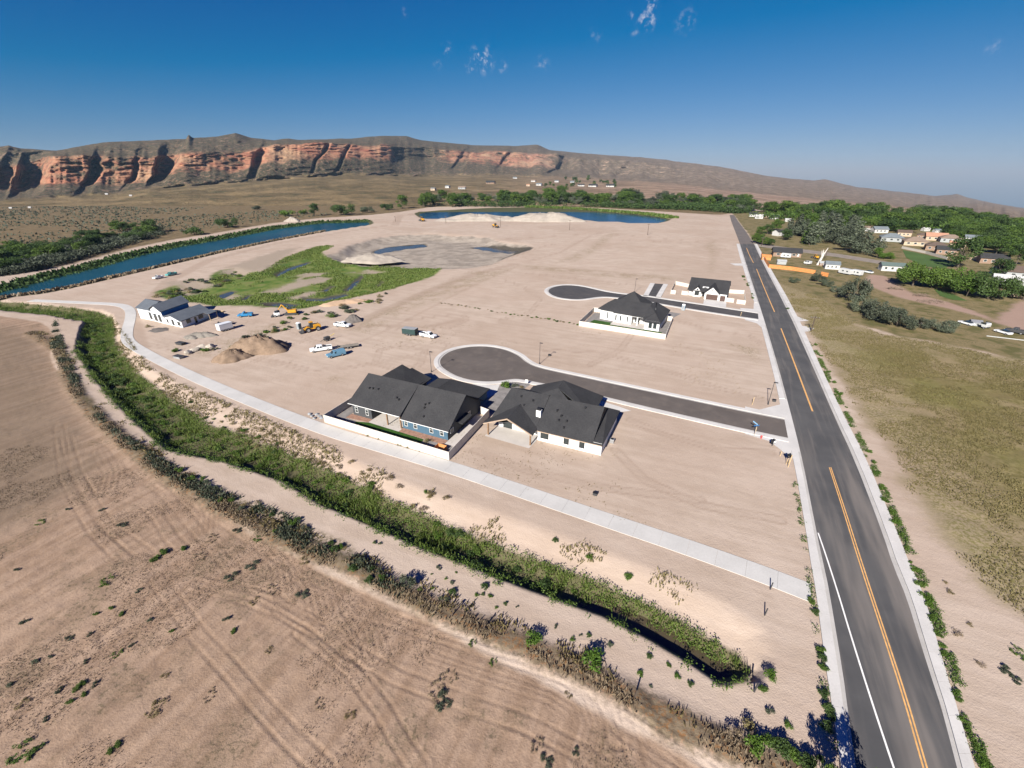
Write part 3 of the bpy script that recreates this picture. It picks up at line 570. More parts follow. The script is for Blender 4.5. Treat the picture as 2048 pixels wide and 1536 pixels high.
def flat(name, Lp, Rp, z, mat, parent=None, n=60):
    o = ribbon(name, Lp, Rp, z, z, mat, parent, n); return o
road = tag(flat('road', resample(RL, 80), resample(RR, 80), .045, road_m, None, 80), kind='structure')
fl, fr = GP([(1480, 488), (1470, 462), (1463, 444), (1459, 430)]), GP([(1508, 488), (1491, 462), (1477, 444), (1468, 430)])
tag(flat('old_road', fl, fr, .04, old_m, None, 24), kind='structure')
# side road running past the poplar grove
tag(flat('lane', smooth(GP([(1508, 492), (1560, 499), (1660, 512), (1760, 528), (1860, 545)]), 1), smooth(GP([(1508, 486), (1560, 493), (1660, 505), (1760, 521), (1860, 538)]), 1), .03, M('lane_gravel', (.22, .185, .155), .95, .2, .3), None, 40), kind='structure')
def lerp(A, B_, k): return resample(A, 120) * (1 - k) + resample(B_, 120) * k
def kerb_run(name, inner, outer, seg, g=.28):
    "gutter pan, raised kerb and sidewalk in separate pours"
    root = tag(link(name, None), kind='structure')
    a, b = resample(inner, 120), resample(outer, 120)
    flat('gutter', a, a * (1 - g) + b * g, .052, conc2_m, root, 120)
    slabs(root, a * (1 - g) + b * g, b, seg, -.05, .16, conc_m)
    return root
def part(P, y0, y1):
    "piece of an edge between two photo rows"
    return P
Lc = lambda q, lo, hi: np.array([p for p in resample(q, 600) if lo <= p[1] <= hi])
def cutY(A, B_, t0, t1):
    A, B_ = resample(A, 600), resample(B_, 600); return A[int(t0 * 599):int(t1 * 599) + 1], B_[int(t0 * 599):int(t1 * 599) + 1]
def frac(P, px, py):
    p = np.array(G(px, py)); Q = resample(P, 600); return float(np.argmin(np.hypot(*(Q - p).T))) / 599
f1, f2, f3, f4 = frac(RL, 1516, 606), frac(RL, 1524, 650), frac(RL, 1573, 800), frac(RL, 1600, 905)
kerb_run('roadside_walk', *cutY(RR, RO, 0, 1), 3.6)
kerb_run('roadside_walk', *cutY(RL, LO, 0, f1), 4.5); kerb_run('roadside_walk', *cutY(RL, LO, f2, f3), 4.0); kerb_run('roadside_walk', *cutY(RL, LO, f4, 1), 3.6)
# painted lines, worn
def stripe(pts, wd, mat, z=.052, nm='lane_line'):
    P = resample(smooth(GP(pts), 1), 40); flat(nm, offset(P, -wd / 2, False), offset(P, wd / 2, False), z, mat, road, 40)
for q in ([(1493, 496), (1499, 511), (1507, 526)], [(1513, 538), (1530, 580), (1549, 624)], [(1562, 657), (1592, 735), (1625, 823)]): stripe(q, .34, yel_m)
for dx in (-2.6, 2.6): stripe([(1660 + dx * .6, 935), (1688 + dx * .8, 1020), (1724 + dx, 1135), (1766 + dx, 1262), (1808 + dx * 1.2, 1390), (1850 + dx * 1.4, 1536), (1885 + dx * 1.6, 1660)], .15, yel_m)
stripe([(1636, 1066), (1650, 1106), (1674, 1180), (1704, 1280), (1742, 1400), (1787, 1536), (1830, 1660)], .17, wht_m)
# --- streets with their turning circles
S1 = [(1569, 840), (1490, 824.5), (1280, 780), (1136, 749), (1071, 735), (1048, 722), (1042, 715.4), (1029, 707.4), (1006.7, 698.7), (977.7, 693.5), (948.7, 693), (919.7, 696.8), (897, 704), (882.6, 715.4), (879, 725), (884, 734.8), (903.6, 747.7), (926, 757), (958.4, 763), (990.6, 763), (1012, 760), (1032.5, 757.3), (1055, 761), (1087, 767), (1122.7, 773.5), (1200, 791), (1280, 810.5), (1490, 858), (1576, 876)]
S2 = [(1516, 627.4), (1450.6, 617.7), (1402, 610), (1353, 603), (1319, 597.6), (1287, 592.8), (1240.7, 588.4), (1211.4, 584), (1189.4, 579), (1167.4, 573.7), (1145.5, 570.8), (1123.5, 570.8), (1104, 575), (1095.4, 581), (1100.3, 588.4), (1116, 595), (1140.6, 598.6), (1165, 598.6), (1187, 595), (1206.5, 593.2), (1231, 594.5), (1280, 600), (1331, 609), (1365, 615), (1426, 625), (1517, 638.4)]
for nm, q, wd, mt in (('cul_de_sac', S1, 1.75, cul_m), ('far_cul_de_sac', S2, 1.9, cul2_m)):
    E_ = smooth(GP(q), 2); sheet(nm, E_[:-1] if np.allclose(E_[0], E_[-1]) else E_, .042, mt)
    P = resample(E_, 240); sgn = 1 if area(list(map(tuple, P))) > 0 else -1
    root = tag(link('street_kerb', None), kind='structure')
    a = np.array(offset(P, 0, False)); b = np.array(offset(P, sgn * .55, False)); c = np.array(offset(P, sgn * wd, False))
    flat('gutter', a, b, .05, conc2_m, root, 240); slabs(root, b, c, 4.2, -.05, .15, conc_m)
spur = GP([(1300.5, 566.4), (1336, 569), (1321, 597), (1286, 593)]); sheet('spur_street', spur, .038, cul2_m)
root = tag(link('street_kerb', None), kind='structure')
for q in ([(1300.5, 566.4), (1286, 592)], [(1321, 596), (1336, 569)]):
    P = resample(GP(q), 12); slabs(root, P, offset(P, -2.1, False), 6, -.05, .15, conc_m)
sheet('corner_apron', GP([(1490, 813), (1518.6, 819.5), (1560, 809), (1554, 780), (1569, 780), (1582, 829), (1594, 876), (1600, 902), (1604, 918), (1586, 918), (1570, 907.6), (1558.8, 897.6), (1537, 882), (1490, 868)]), .036, conc_m)
sheet('corner_apron', GP([(1480, 616), (1507, 618), (1508, 600), (1516, 600), (1523, 622), (1533, 655), (1524, 656), (1514, 647), (1490, 640)]), .034, conc_m)
sheet('driveway_apron', GP([(1584, 630), (1600, 635), (1619, 642), (1596, 643), (1589, 641)]), .06, conc_m); sheet('driveway_apron', GP([(1593, 650), (1612, 653), (1629, 657), (1618, 663), (1604, 664)]), .06, conc_m)
sheet('lot_driveway', GP([(1460, 527), (1490, 527), (1495, 532), (1470, 531)]), .05, conc_m)
# --- canal path
PATH = smooth(GP([(62, 601), (180, 606), (238, 609), (258, 616), (263, 630), (252, 668), (256, 684), (280, 700), (330, 727), (440, 778), (640, 858), (760, 893), (905, 936), (1050, 985), (1200, 1036), (1350, 1086), (1500, 1139), (1622, 1186)]), 2)
path = tag(link('canal_path', None), kind='structure')
Pr = resample(PATH, 400); slabs(path, offset(Pr, -1.6, False), offset(Pr, 1.6, False), 3.7, -.08, .07, pathc_m)
# ================================================================== HOUSES
def shingle_mat(name, a, b):
    t = NT(name); co = t.n('ShaderNodeTexCoord').outputs['Object']
    n1 = t.noise(co, .35, 3); n2 = t.noise(co, 7., 3, .7); cr = t.noise(t.scaled(co, (3., 3., 9.)), 1., 2, .5)
    f = t.math('ADD', t.math('MULTIPLY', n2, .5), t.math('ADD', t.math('MULTIPLY', n1, .25), t.math('MULTIPLY', cr, .25)))
    return t.finish(t.mix(t.ramp(f, .35, .65), a, b), .92, .2, n2, .4, .03)
roof_m = shingle_mat('charcoal_shingles', (.026, .026, .028), (.050, .049, .050)); roofg_m = shingle_mat('grey_shingles', (.075, .085, .10), (.13, .145, .165))
def batten_mat(name, col, sp=.4, depth=.8):
    t = NT(name); co = t.n('ShaderNodeTexCoord').outputs['Object']
    s_ = t.n('ShaderNodeSeparateXYZ', {0: co}); v = t.math('ADD', s_.outputs[0], s_.outputs[1])
    fr = t.math('FRACT', t.math('MULTIPLY', v, 1 / sp)); ba = t.ramp(t.math('ABSOLUTE', t.math('SUBTRACT', fr, .5)), .05, .10)
    n = t.noise(co, 2., 3); c = t.mix(n, tuple(k * .88 for k in col), tuple(min(1, k * 1.1) for k in col))
    return t.finish(c, .7, .3, t.math('SUBTRACT', 1., ba), depth, .04)
white_m = batten_mat('white_siding', (.66, .65, .635)); blue_m = batten_mat('blue_siding', (.062, .118, .168)); slate_m = batten_mat('slate_siding', (.062, .066, .07)); wrap_m = M('house_wrap_white', (.62, .63, .64), .7, .06, .8); wrapb_m = M('house_wrap_blue', (.05, .19, .42), .6, .1, .8)
trim_m = M('white_trim', (.75, .74, .72), .6, .05); dark_m = M('black_trim', (.018, .018, .02), .5, .2); wood_m = M('stained_timber', (.21, .125, .07), .7, .3, 3.); stone_m = M('porch_timber', (.36, .27, .20), .8, .15, 2.); door_m = M('brown_garage_door', (.085, .05, .04), .6, .15, 2.); cream_m = M('cream_vinyl_fence', (.54, .495, .44), .6, .06, .7); metal_m = M('galvanised', (.38, .39, .40), .45, .12, 3., .5, .6); frame_m = M('window_frame', (.62, .62, .60), .5, .05); grav_m = M('grey_gravel', (.20, .185, .175), .95, .22, .8, fine=9); brick_m = M('red_bark', (.28, .16, .115), .95, .25, 1.6, fine=8); patio_m = M('patio_concrete', (.46, .42, .385), .9, .08, .4); mgrey_m = M('sheathing_tan', (.38, .29, .19), .8, .15)
def glass_mat():
    t = NT('window_glass'); co = t.n('ShaderNodeTexCoord').outputs['Object']; n = t.noise(co, .8, 2)
    return t.finish(t.mix(n, (.012, .016, .018), (.05, .06, .06)), .06, .6)
glass_m = glass_mat()
def onwall(face, x, y, z):
    return {'-y': lambda a, b, d: (x + a, y - d, z + b), '+x': lambda a, b, d: (x + d, y + a, z + b), '-x': lambda a, b, d: (x - d, y - a, z + b), '+y': lambda a, b, d: (x - a, y + d, z + b)}[face]
def panelbox(mb, q, a0, a1, b0, b1, d0, d1):
    bot = [q(a0, b0, d0), q(a1, b0, d0), q(a1, b0, d1), q(a0, b0, d1)]; top = [q(a0, b1, d0), q(a1, b1, d0), q(a1, b1, d1), q(a0, b1, d1)]
    mb.hull(bot, top)
def window(root, x, y, z, wd, h, face='-y', fm=None, bars=1, xf=None, name='window'):
    q = onwall(face, x, y, z); f = .08; mb = MB(xf)
    panelbox(mb, q, 0, wd, 0, f, -.02, .07); panelbox(mb, q, 0, wd, h - f, h, -.02, .07); panelbox(mb, q, 0, f, f, h - f, -.02, .07); panelbox(mb, q, wd - f, wd, f, h - f, -.02, .07)
    if bars: panelbox(mb, q, f, wd - f, h * .5 - .03, h * .5 + .03, 0, .06)
    o = mb.build(name, fm or frame_m, root)
    g = MB(xf); panelbox(g, q, f * .8, wd - f * .8, f * .8, h - f * .8, -.01, .035); g.build('pane', glass_m, o); return o
def vents(root, pts, n=1, xf=None):
    for x, y, z in pts: MB(xf).box(x - .16, x + .16, y - .16, y + .16, z - .15, z + .28).build('roof_vent', dark_m, root)
def house_root(label, px, py, rz, cat='house', name='house'):
    x, y = (float(c) for c in G(px, py)); return thing(name, label, cat, (x, y, 0), rz)
def slabpart(root, name, polys, mat, t=.2, xf=None):
    mb = MB(xf)
    for p in polys: mb.slab(p, t)
    return mb.build(name, mat, root)

# ---- A: dark slate and blue house behind the cream fence
A = house_root('slate and blue house with charcoal roof inside a cream fence', 708, 829, HD)
MB().wall([(0, 0), (5.2, 0), (5.2, 5.0), (13.4, 5.0), (13.4, 0.02), (13.4, 13.4), (0, 13.4)], [3.05, 3.05, 5.6, 5.6, 2.6, 2.6, 2.6], True).build('wall', slate_m, A)
MB().wall([(13.42, 5.0), (13.42, 0), (24.4, 0), (24.4, 4.2)], [5.9, 2.45, 2.45, 5.3], False).build('blue_wall', blue_m, A)
MB().tri((24.42, 0, 0), (24.42, 13.4, 0), (24.42, 13.4, 2.5), (24.42, 6.8, 6.9), (24.42, 0, 2.4)).build('gable_wall', slate_m, A); MB().tri((-.02, 13.4, 0), (-.02, 0, 0), (-.02, 0, 3.05), (-.02, 6.8, 6.85), (-.02, 13.4, 2.5)).build('gable_wall', slate_m, A)
rf = slabpart(A, 'roof', [[(-.6, -.6, 3.05), (13.3, -.6, 3.05), (13.3, 6.8, 7.15), (-.6, 6.8, 7.15)], [(13.3, -.5, 2.4), (24.95, -.5, 2.4), (24.95, 6.8, 7.12), (13.3, 6.8, 7.12)], [(24.95, 6.82, 7.12), (24.95, 14, 2.4), (-.6, 14, 2.4), (-.6, 6.82, 7.14)],
    [(2.2, 7.0, 6.5), (2.2, 15.2, 6.5), (8.0, 17.3, 2.8), (8.0, 9, 3.4)], [(2.18, 7.0, 6.5), (-.6, 8.6, 4.6), (-.6, 15.2, 4.4), (2.18, 15.2, 6.5)], [(3.7, 12, 5.2), (3.7, 16.9, 5.2), (8.3, 18.2, 2.7), (8.3, 13, 2.7)], [(3.68, 12, 5.2), (.6, 13, 3.4), (.6, 17, 3.4), (3.68, 16.9, 5.2)],
    [(15.8, 8.5, 5.5), (15.8, 15.4, 5.2), (23.6, 19.6, 2.5), (23.6, 10, 2.6)], [(15.78, 8.5, 5.5), (9.4, 10, 2.8), (9.4, 19.4, 2.5), (15.78, 15.4, 5.2)], [(15.8, 15.42, 5.2), (9.4, 19.42, 2.5), (23.6, 19.62, 2.5)]], roof_m)
MB().tri((13.3, -.4, 2.45), (13.3, 6.7, 6.95), (13.3, 6.7, 7.0), (13.3, -.55, 2.9)).build('cheek_wall', slate_m, A)
MB().wall([(9.9, 13.4), (9.9, 19), (23.1, 19), (23.1, 13.4)], 2.5, False).build('garage_wall', blue_m, A)
MB().wall([(-.1, 13.4), (-.1, 14.9), (7.6, 16.9), (7.6, 13.4)], 2.8, False).build('front_wall', slate_m, A)
for x in (9.7, 13.2): MB().box(x - .12, x + .12, -.45, -.21, 0, 3.0).build('porch_post', wood_m, A)
MB().box(-.6, 13.3, -.66, -.61, 2.9, 3.02).build('fascia', trim_m, A); MB().box(13.3, 24.95, -.56, -.51, 2.26, 2.38).build('fascia', trim_m, A)
for x, y, wd in ((.7, 0, .8), (3.6, 0, .8), (13.9, 0, .8), (16.2, 0, .9), (20.1, 0, .9), (22.6, 0, .9)): window(A, x, y, .75, wd, 1.45)
window(A, 24.42, .9, 1.0, 1.2, 1.0, '+x', bars=0); window(A, 24.42, 8.0, .9, .9, 1.4, '+x'); MB().box(24.4, 24.5, 5.2, 6.2, 0, 2.1).build('side_door', dark_m, A)
MB().slab([(24.3, 3.2, 2.75), (26.0, 3.2, 2.45), (26.0, 7.2, 2.45), (24.3, 7.2, 2.75)], .15).build('side_awning', roof_m, A)
for x, y, z in ((2.3, 3.5, 5.35), (3.2, 3.6, 5.4), (4.6, 3.7, 5.45), (10.2, 2.9, 5.0), (10.9, 2.6, 4.85), (17.2, 3.2, 4.8), (17.9, 3.6, 5.05), (17.4, 2.6, 4.4), (18.2, 1.0, 3.35)): vents(A, [(x, y, z)])
for nm, pts, mt, z in (('patio', [(5.2, -1.3), (13.4, -1.6), (13.4, 5), (5.2, 5)], patio_m, .05), ('lawn', [(3.0, -3.5), (20.4, -4.3), (19.8, -1.8), (5.4, -1.35), (2.6, -2.2)], None, .06), ('bark_bed', [(13.4, -1.55), (24.4, -1.7), (24.4, -.02), (13.4, -.02)], brick_m, .045), ('bark_bed', [(-.6, -1.8), (5.15, -1.3), (5.15, -.02), (-.6, -.02)], brick_m, .045), ('side_walk', [(24.5, -1.5), (27.2, -1.5), (27.0, 11), (24.5, 11)], patio_m, .05), ('gravel_bed', [(20.4, -4.9), (27.9, -5.2), (27.6, -1.6), (20, -1.7)], grav_m, .04), ('gravel_bed', [(-2.8, -4.7), (3, -4.8), (2.5, -2), (-.7, -1.8), (-.7, 4), (-3.2, 4)], grav_m, .04)):
    if mt is None: mt = M('lawn_grass', (.028, .075, .010), .9, .25, .7, .2, bump=.6, fine=12)
    ca, sa = math.cos(HD), math.sin(HD)
    sheet(nm, [(A.location.x + x * ca - y * sa, A.location.y + x * sa + y * ca) for x, y in pts], z, mt)
def loc2w(root, x, y, rz): return root.location.x + x * math.cos(rz) - y * math.sin(rz), root.location.y + x * math.sin(rz) + y * math.cos(rz)
def fence(label, root, rz, pts, h, mat, step=2.4, name='fence', t=.05, capm=None):
    W_ = [loc2w(root, x, y, rz) for x, y in pts]; r = thing(name, label, 'fence', (*W_[0], 0)); ox, oy = W_[0]
    for (ax, ay), (bx, by) in zip(W_[:-1], W_[1:]):
        L = math.hypot(bx - ax, by - ay); n = max(1, round(L / step)); ux, uy = (bx - ax) / L, (by - ay) / L; ang = math.atan2(uy, ux); s_ = L / n
        pm = MB().box(.07, s_ - .07, -t / 2, t / 2, .04, h - .03).box(.05, s_ - .05, -t / 2 - .02, t / 2 + .02, h - .1, h).mesh('panel', mat); po = MB().box(-.065, .065, -.065, .065, -.05, h + .06).mesh('post', mat)
        for i in range(n + 1):
            px_, py_ = ax + ux * s_ * i - ox, ay + uy * s_ * i - oy
            link('post', po, r, (px_, py_, 0), ang)
            if i < n: link('panel', pm, r, (px_, py_, 0), ang)
    return r
fence('cream panel fence round the slate and blue house', A, HD, [(-3.9, 8.5), (-3.6, 5.2), (-3.2, -5.2), (28.2, -5.6), (27.5, 11.6), (25.2, 12.1)], 1.85, cream_m)
t = thing('planter_box', 'orange timber compost bin inside the cream fence corner', 'planter', (*loc2w(A, 25.0, -3.6, HD), .04), HD)
for b in ((-1.0, -.92, -.8, .8), (.92, 1.0, -.8, .8), (-.92, .92, .72, .8), (-.92, .92, -.8, -.72)): MB().box(*b, 0, .9).build('board_side', M('orange_timber', (.50, .22, .08), .7, .2, 3.), t)
# ---- B: white house
B_ = house_root('white house with charcoal roof, chimney and gabled patio', 1075, 880, R(-24.5)); rB = R(-24.5)
MB().wall([(0, 0), (12.8, 0), (12.8, 13.4), (8, 13.4), (8, 16.4), (2, 18.6), (-7.6, 15), (-9.4, 13), (-9.4, 1.6), (0, 1.6)], 2.62).build('wall', white_m, B_)
slabpart(B_, 'roof', [[(-.35, -.45, 2.5), (11.15, -.45, 2.5), (11.15, 7.3, 6.35), (-.35, 7.3, 6.35)], [(11.15, 7.32, 6.35), (11.15, 14, 2.7), (-.35, 14, 2.7), (-.35, 7.32, 6.35)], [(-10.1, -1.2, 2.75), (-.37, .4, 2.95), (-.37, 7.3, 6.5), (-9.0, 7.3, 6.5)], [(-9.0, 7.32, 6.5), (-.37, 7.32, 6.5), (-.37, 15, 2.7), (-9.6, 15, 2.7)],
    [(-5.4, -2.7, 5.0), (-5.4, 4.4, 5.02), (-10.7, -.8, 2.72), (-10.75, -2.7, 2.7)], [(-5.38, 4.4, 5.02), (-5.38, -2.7, 5.0), (-.1, -2.7, 2.6), (-.1, .3, 2.72)],
    [(.6, 10.0, 7.2), (.6, 13.4, 7.5), (8.4, 19.2, 2.6), (8.6, 8.6, 3.0)], [(.58, 10.0, 7.2), (-7.6, 8.6, 3.0), (-8.0, 17.5, 2.6), (.58, 13.4, 7.5)], [(.6, 9.98, 7.2), (5.0, 6.6, 5.6), (-4.4, 6.6, 5.6)], [(.6, 13.42, 7.5), (-8.0, 17.52, 2.6), (8.4, 19.22, 2.6)],
    [(12.95, -.4, 2.48), (13.2, 14, 2.6), (11.1, 10.9, 4.45), (11.0, 1.6, 2.95)], [(11.17, -.38, 2.47), (12.93, -.42, 2.46), (11.02, 1.58, 2.95)], [(13.2, 14.02, 2.6), (8.2, 14.4, 2.6), (11.1, 10.92, 4.45)]], roof_m)
MB().tri((11.1, -.3, 2.5), (11.1, 13.6, 2.7), (11.1, 7.3, 6.2)).build('gable_wall', M('black_gable', (.02, .02, .022), .7, .2), B_)
mb = MB(); mb.prism([(-10.7, 2.55), (-5.4, 4.85), (-.1, 2.45), (-.1, 2.66), (-5.4, 5.08), (-10.7, 2.76)], -2.85, -2.66); mb.build('barge_board', stone_m, B_)
for x in (-9.8, -.6): MB().box(x - .13, x + .13, -2.5, -2.24, 0, 2.72).build('porch_post', wood_m, B_)
sheet('patio', [loc2w(B_, *p, rB) for p in ((-10.3, -3.1), (-.4, -3.5), (-.02, 0), (-.02, 1.6), (-9.5, 1.6))], .07, patio_m)
window(B_, .6, 0, .7, 1.7, 1.6, bars=0, fm=dark_m); window(B_, 5.4, 0, .65, 1.05, 1.45, fm=dark_m); window(B_, 8.5, 0, .65, 1.05, 1.45, fm=dark_m)
window(B_, -8.3, 1.6, .06, 2.0, 2.2, bars=0, fm=dark_m, name='patio_door'); window(B_, -4.6, 1.6, .7, 2.6, 1.5, bars=0, fm=dark_m)
ch = MB().box(-1.3, -.35, 2.2, 3.15, 3.2, 5.35).build('chimney', trim_m, B_); MB().box(-1.22, -.43, 2.28, 3.07, 5.36, 5.75).build('chimney_cap', dark_m, ch)
for x, y, z in ((-3.2, 5.2, 5.65), (-4.6, 3.8, 4.85), (3.6, 3.4, 4.55), (3.4, 2.4, 4.05), (5.0, 2.6, 4.15), (4.9, 1.2, 3.4), (2.4, 4.4, 5.0), (-6.0, 5.6, 5.8), (7.6, 6.2, 5.9)): vents(B_, [(x, y, z)])
MB().box(0, 12.9, -.5, -.42, 2.27, 2.44).build('fascia', stone_m, B_)
def ac_unit(x, y, label):
    a = thing('air_conditioner', label, 'air conditioner', (x, y, 0), rB); MB().box(-.4, .4, -.4, .4, 0, .85).build('cabinet', metal_m, a, bevel=.03); MB().tube((0, 0, .85), (0, 0, .89), .3, n=14).build('fan_grille', dark_m, a)
ac_unit(*loc2w(B_, 13.7, 5.3, rB), 'grey air conditioner beside the wall of the white chimney house')
sheet('driveway', GP([(1195, 800), (1237, 813), (1262, 822), (1225, 826), (1180, 815)]), .045, conc_m)
sheet('driveway', GP([(935, 768), (990, 770), (1000, 768), (992, 788), (968, 800), (940, 795), (925, 775)]), .045, conc_m)
sheet('gravel_bed', GP([(1002, 768), (1035, 762), (1062, 768), (1020, 800), (985, 830), (965, 812), (985, 795)]), .03, grav_m)
# ---- C: white house in the far fenced yard
Cc = house_root('white house with charcoal hip roof in its own fenced yard', 1158, 652, R(-28)); rC = R(-28)
MB().wall([(3.8, 11.6), (9.0, 11.2), (9.0, 10.4), (15.6, 9.9), (15.6, 13.0), (20.7, 12.8), (20.7, 6.9), (25.6, 6.9), (25.6, 23.6), (16, 30), (5, 30), (3.8, 22)], 3.3).build('wall', white_m, Cc)
MB().wall([(3.78, 11.58), (8.2, 11.2)], 4.0, False).build('tall_wall', white_m, Cc)
slabpart(Cc, 'roof', [[(2.9, 11.0, 3.9), (8.8, 10.6, 3.75), (8.8, 10.1, 3.55), (20.6, 9.4, 3.35), (20.4, 17.0, 6.3), (7.2, 17.2, 6.5)], [(2.88, 11.0, 3.9), (7.2, 17.22, 6.5), (3.0, 23.5, 3.2)], [(7.2, 17.24, 6.5), (20.4, 17.04, 6.3), (20.4, 25, 3), (3.0, 23.6, 3.2)],
    [(20.0, 6.3, 3.05), (26.0, 6.3, 3.05), (23.0, 11.2, 5.0)], [(26.02, 6.32, 3.05), (26.0, 24.2, 3.05), (21.2, 22.0, 5.9), (23.02, 11.2, 5.0)], [(19.98, 6.32, 3.05), (22.98, 11.2, 5.0), (21.0, 22.0, 5.9), (19.6, 17.0, 6.2), (19.9, 9.3, 3.3)], [(21.1, 22.02, 5.9), (26.0, 24.22, 3.05), (16, 27, 3.05)],
    [(11.6, 26.6, 7.7), (7.0, 20.5, 4.6), (16.4, 20.5, 4.6)], [(11.62, 26.62, 7.7), (16.42, 20.52, 4.6), (18.5, 31, 3.0)], [(11.6, 26.64, 7.7), (18.5, 31.02, 3), (4.5, 31.5, 3)], [(11.58, 26.6, 7.7), (4.5, 31.5, 3), (6.98, 20.5, 4.6)]], roof_m, .22)
window(Cc, 6.4, 11.36, .6, 1.1, 2.4, bars=0, fm=dark_m)
for x, wd in ((9.7, 1.3), (11.4, 2.1), (13.9, 1.3)): window(Cc, x, 10.4 - (x - 9) * .075, .8, wd, 1.8, bars=0, fm=dark_m)
for x in (22.1, 23.6): window(Cc, x, 6.9, .8, 1.1, 1.8, bars=0, fm=dark_m)
window(Cc, 16.2, 12.95, .3, 2.6, 2.2, bars=0, fm=dark_m, name='patio_door'); MB().box(17.4, 17.8, 9.7, 10.1, 0, 3.0).build('porch_post', trim_m, Cc); MB().box(15.6, 20.6, 9.7, 12.6, 3.0, 3.08).build('porch_soffit', trim_m, Cc)
fence('cream panel fence round the far white house with a strip lawn', Cc, rC, [(3.0, 19.4), (-.9, 18.6), (0, 0), (29, 0), (27.7, 20.4), (25.7, 20.4)], 1.8, cream_m, 2.6)
sheet('yard_paving', [loc2w(Cc, *p, rC) for p in ((.3, 5.4), (28.4, 5.0), (27.5, 20), (25.6, 20.2), (25.6, 6.9), (20, 6.9), (20, 10), (4, 11.5), (3.6, 18.5), (-.4, 18.3))], .03, grav_m)
sheet('lawn', [loc2w(Cc, *p, rC) for p in ((1.5, 3.5), (27.2, 3.5), (26.8, 6.6), (20.6, 6.7), (9, 9.0), (2.4, 9.2))], .05, _mats['lawn_grass'])
sheet('patio', [loc2w(Cc, *p, rC) for p in ((9.0, 6.6), (20.6, 6.4), (20.6, 12.8), (15.7, 12.9), (15.6, 9.8), (9, 10.3))], .055, patio_m)
sheet('driveway', [loc2w(Cc, *p, rC) for p in ((18.5, 24.6), (27, 24), (29, 32), (19, 33))], .03, grav_m)
# ---- D: white farmhouse with brown garage doors
D_ = house_root('white farmhouse with dark roof and brown garage doors', 1384, 588.3, R(-27)); rD = R(-27)
MB().wall([(-1.3, -2.2), (.5, -2.2), (.5, -3.6), (3.7, -3.6), (3.7, -2.0), (5.4, -2.0), (5.4, -6.2), (11.0, -6.6), (13.9, -6.9), (13.9, 12), (-1.3, 12)], 2.75).build('wall', white_m, D_)
MB().tri((.4, -3.62, 2.3), (3.8, -3.62, 2.3), (2.1, -3.62, 4.2)).build('gable_wall', white_m, D_); MB().tri((5.2, -6.25, 2.5), (11.1, -6.65, 2.5), (8.15, -6.45, 5.2)).build('gable_wall', white_m, D_)
slabpart(D_, 'roof', [[(-1.9, -3.4, 2.6), (14.4, -5.4, 2.6), (14.2, 4.6, 6.3), (-1.9, 5.2, 6.3)], [(-1.9, 5.22, 6.3), (14.2, 4.62, 6.3), (14.4, 13, 2.6), (-1.9, 13, 2.6)], [(2.1, -3.9, 4.35), (.1, -3.9, 2.2), (.1, -1.5, 2.6), (2.1, 1.2, 4.4)], [(2.12, -3.9, 4.35), (2.12, 1.2, 4.4), (4.1, -1.5, 2.6), (4.1, -3.9, 2.2)], [(8.15, -6.75, 5.4), (5.0, -6.5, 2.4), (5.0, -2.5, 2.7), (8.15, 2.5, 5.5)], [(8.17, -6.75, 5.4), (8.17, 2.5, 5.5), (11.4, -3, 2.7), (11.4, -6.95, 2.4)]], roof_m, .18)
for x0, x1, y in ((6.1, 10.6, -6.5), (11.5, 13.5, -6.95)):
    g = MB().box(x0, x1, y - .1, y - .02, 0, 2.25).build('garage_door', door_m, D_)
    for k in range(1, 4): MB().box(x0, x1, y - .115, y - .10, k * .56 - .02, k * .56 + .02).build('panel_groove', dark_m, g)
window(D_, 1.2, -3.64, .6, 1.8, 1.7, fm=dark_m); window(D_, 1.8, -3.64, 2.9, .6, .5, bars=0, fm=dark_m); window(D_, 7.75, -6.5, 3.5, .8, .6, bars=0, fm=trim_m); MB().box(4.2, 5.0, -2.1, -2.02, 0, 2.1).build('front_door', dark_m, D_)
dm = MB().box(3.9, 6.3, -1.6, 1.2, 3.3, 4.0).build('dormer', white_m, D_); window(D_, 4.5, -1.62, 3.4, 1.0, .5, bars=0, fm=dark_m)
sheet('driveway', [loc2w(D_, *p, rD) for p in ((5.6, -6.4), (14.2, -7.0), (14.5, -15.6), (6.0, -15.4))], .045, conc_m)
fence('cream fence stub left of the farmhouse with garage doors', D_, rD, [(-1.6, 11.5), (-9.4, 15.4), (-8.5, -3.4), (-6.5, -3.7)], 1.7, cream_m, 2.6); fence('cream fence stub on the road side of the farmhouse', D_, rD, [(14.2, 9), (20.2, 10.4), (21.1, -8.3), (18.0, -8.0)], 1.7, cream_m, 2.6)
fence('short cream fence wing beside the farmhouse gable window', D_, rD, [(-1.5, -3.2), (-4.0, -3.0)], 1.7, cream_m, 1.3); fence('short cream fence wing beside the small garage door', D_, rD, [(14.1, -6.9), (16.8, -7.2)], 1.7, cream_m, 1.4)
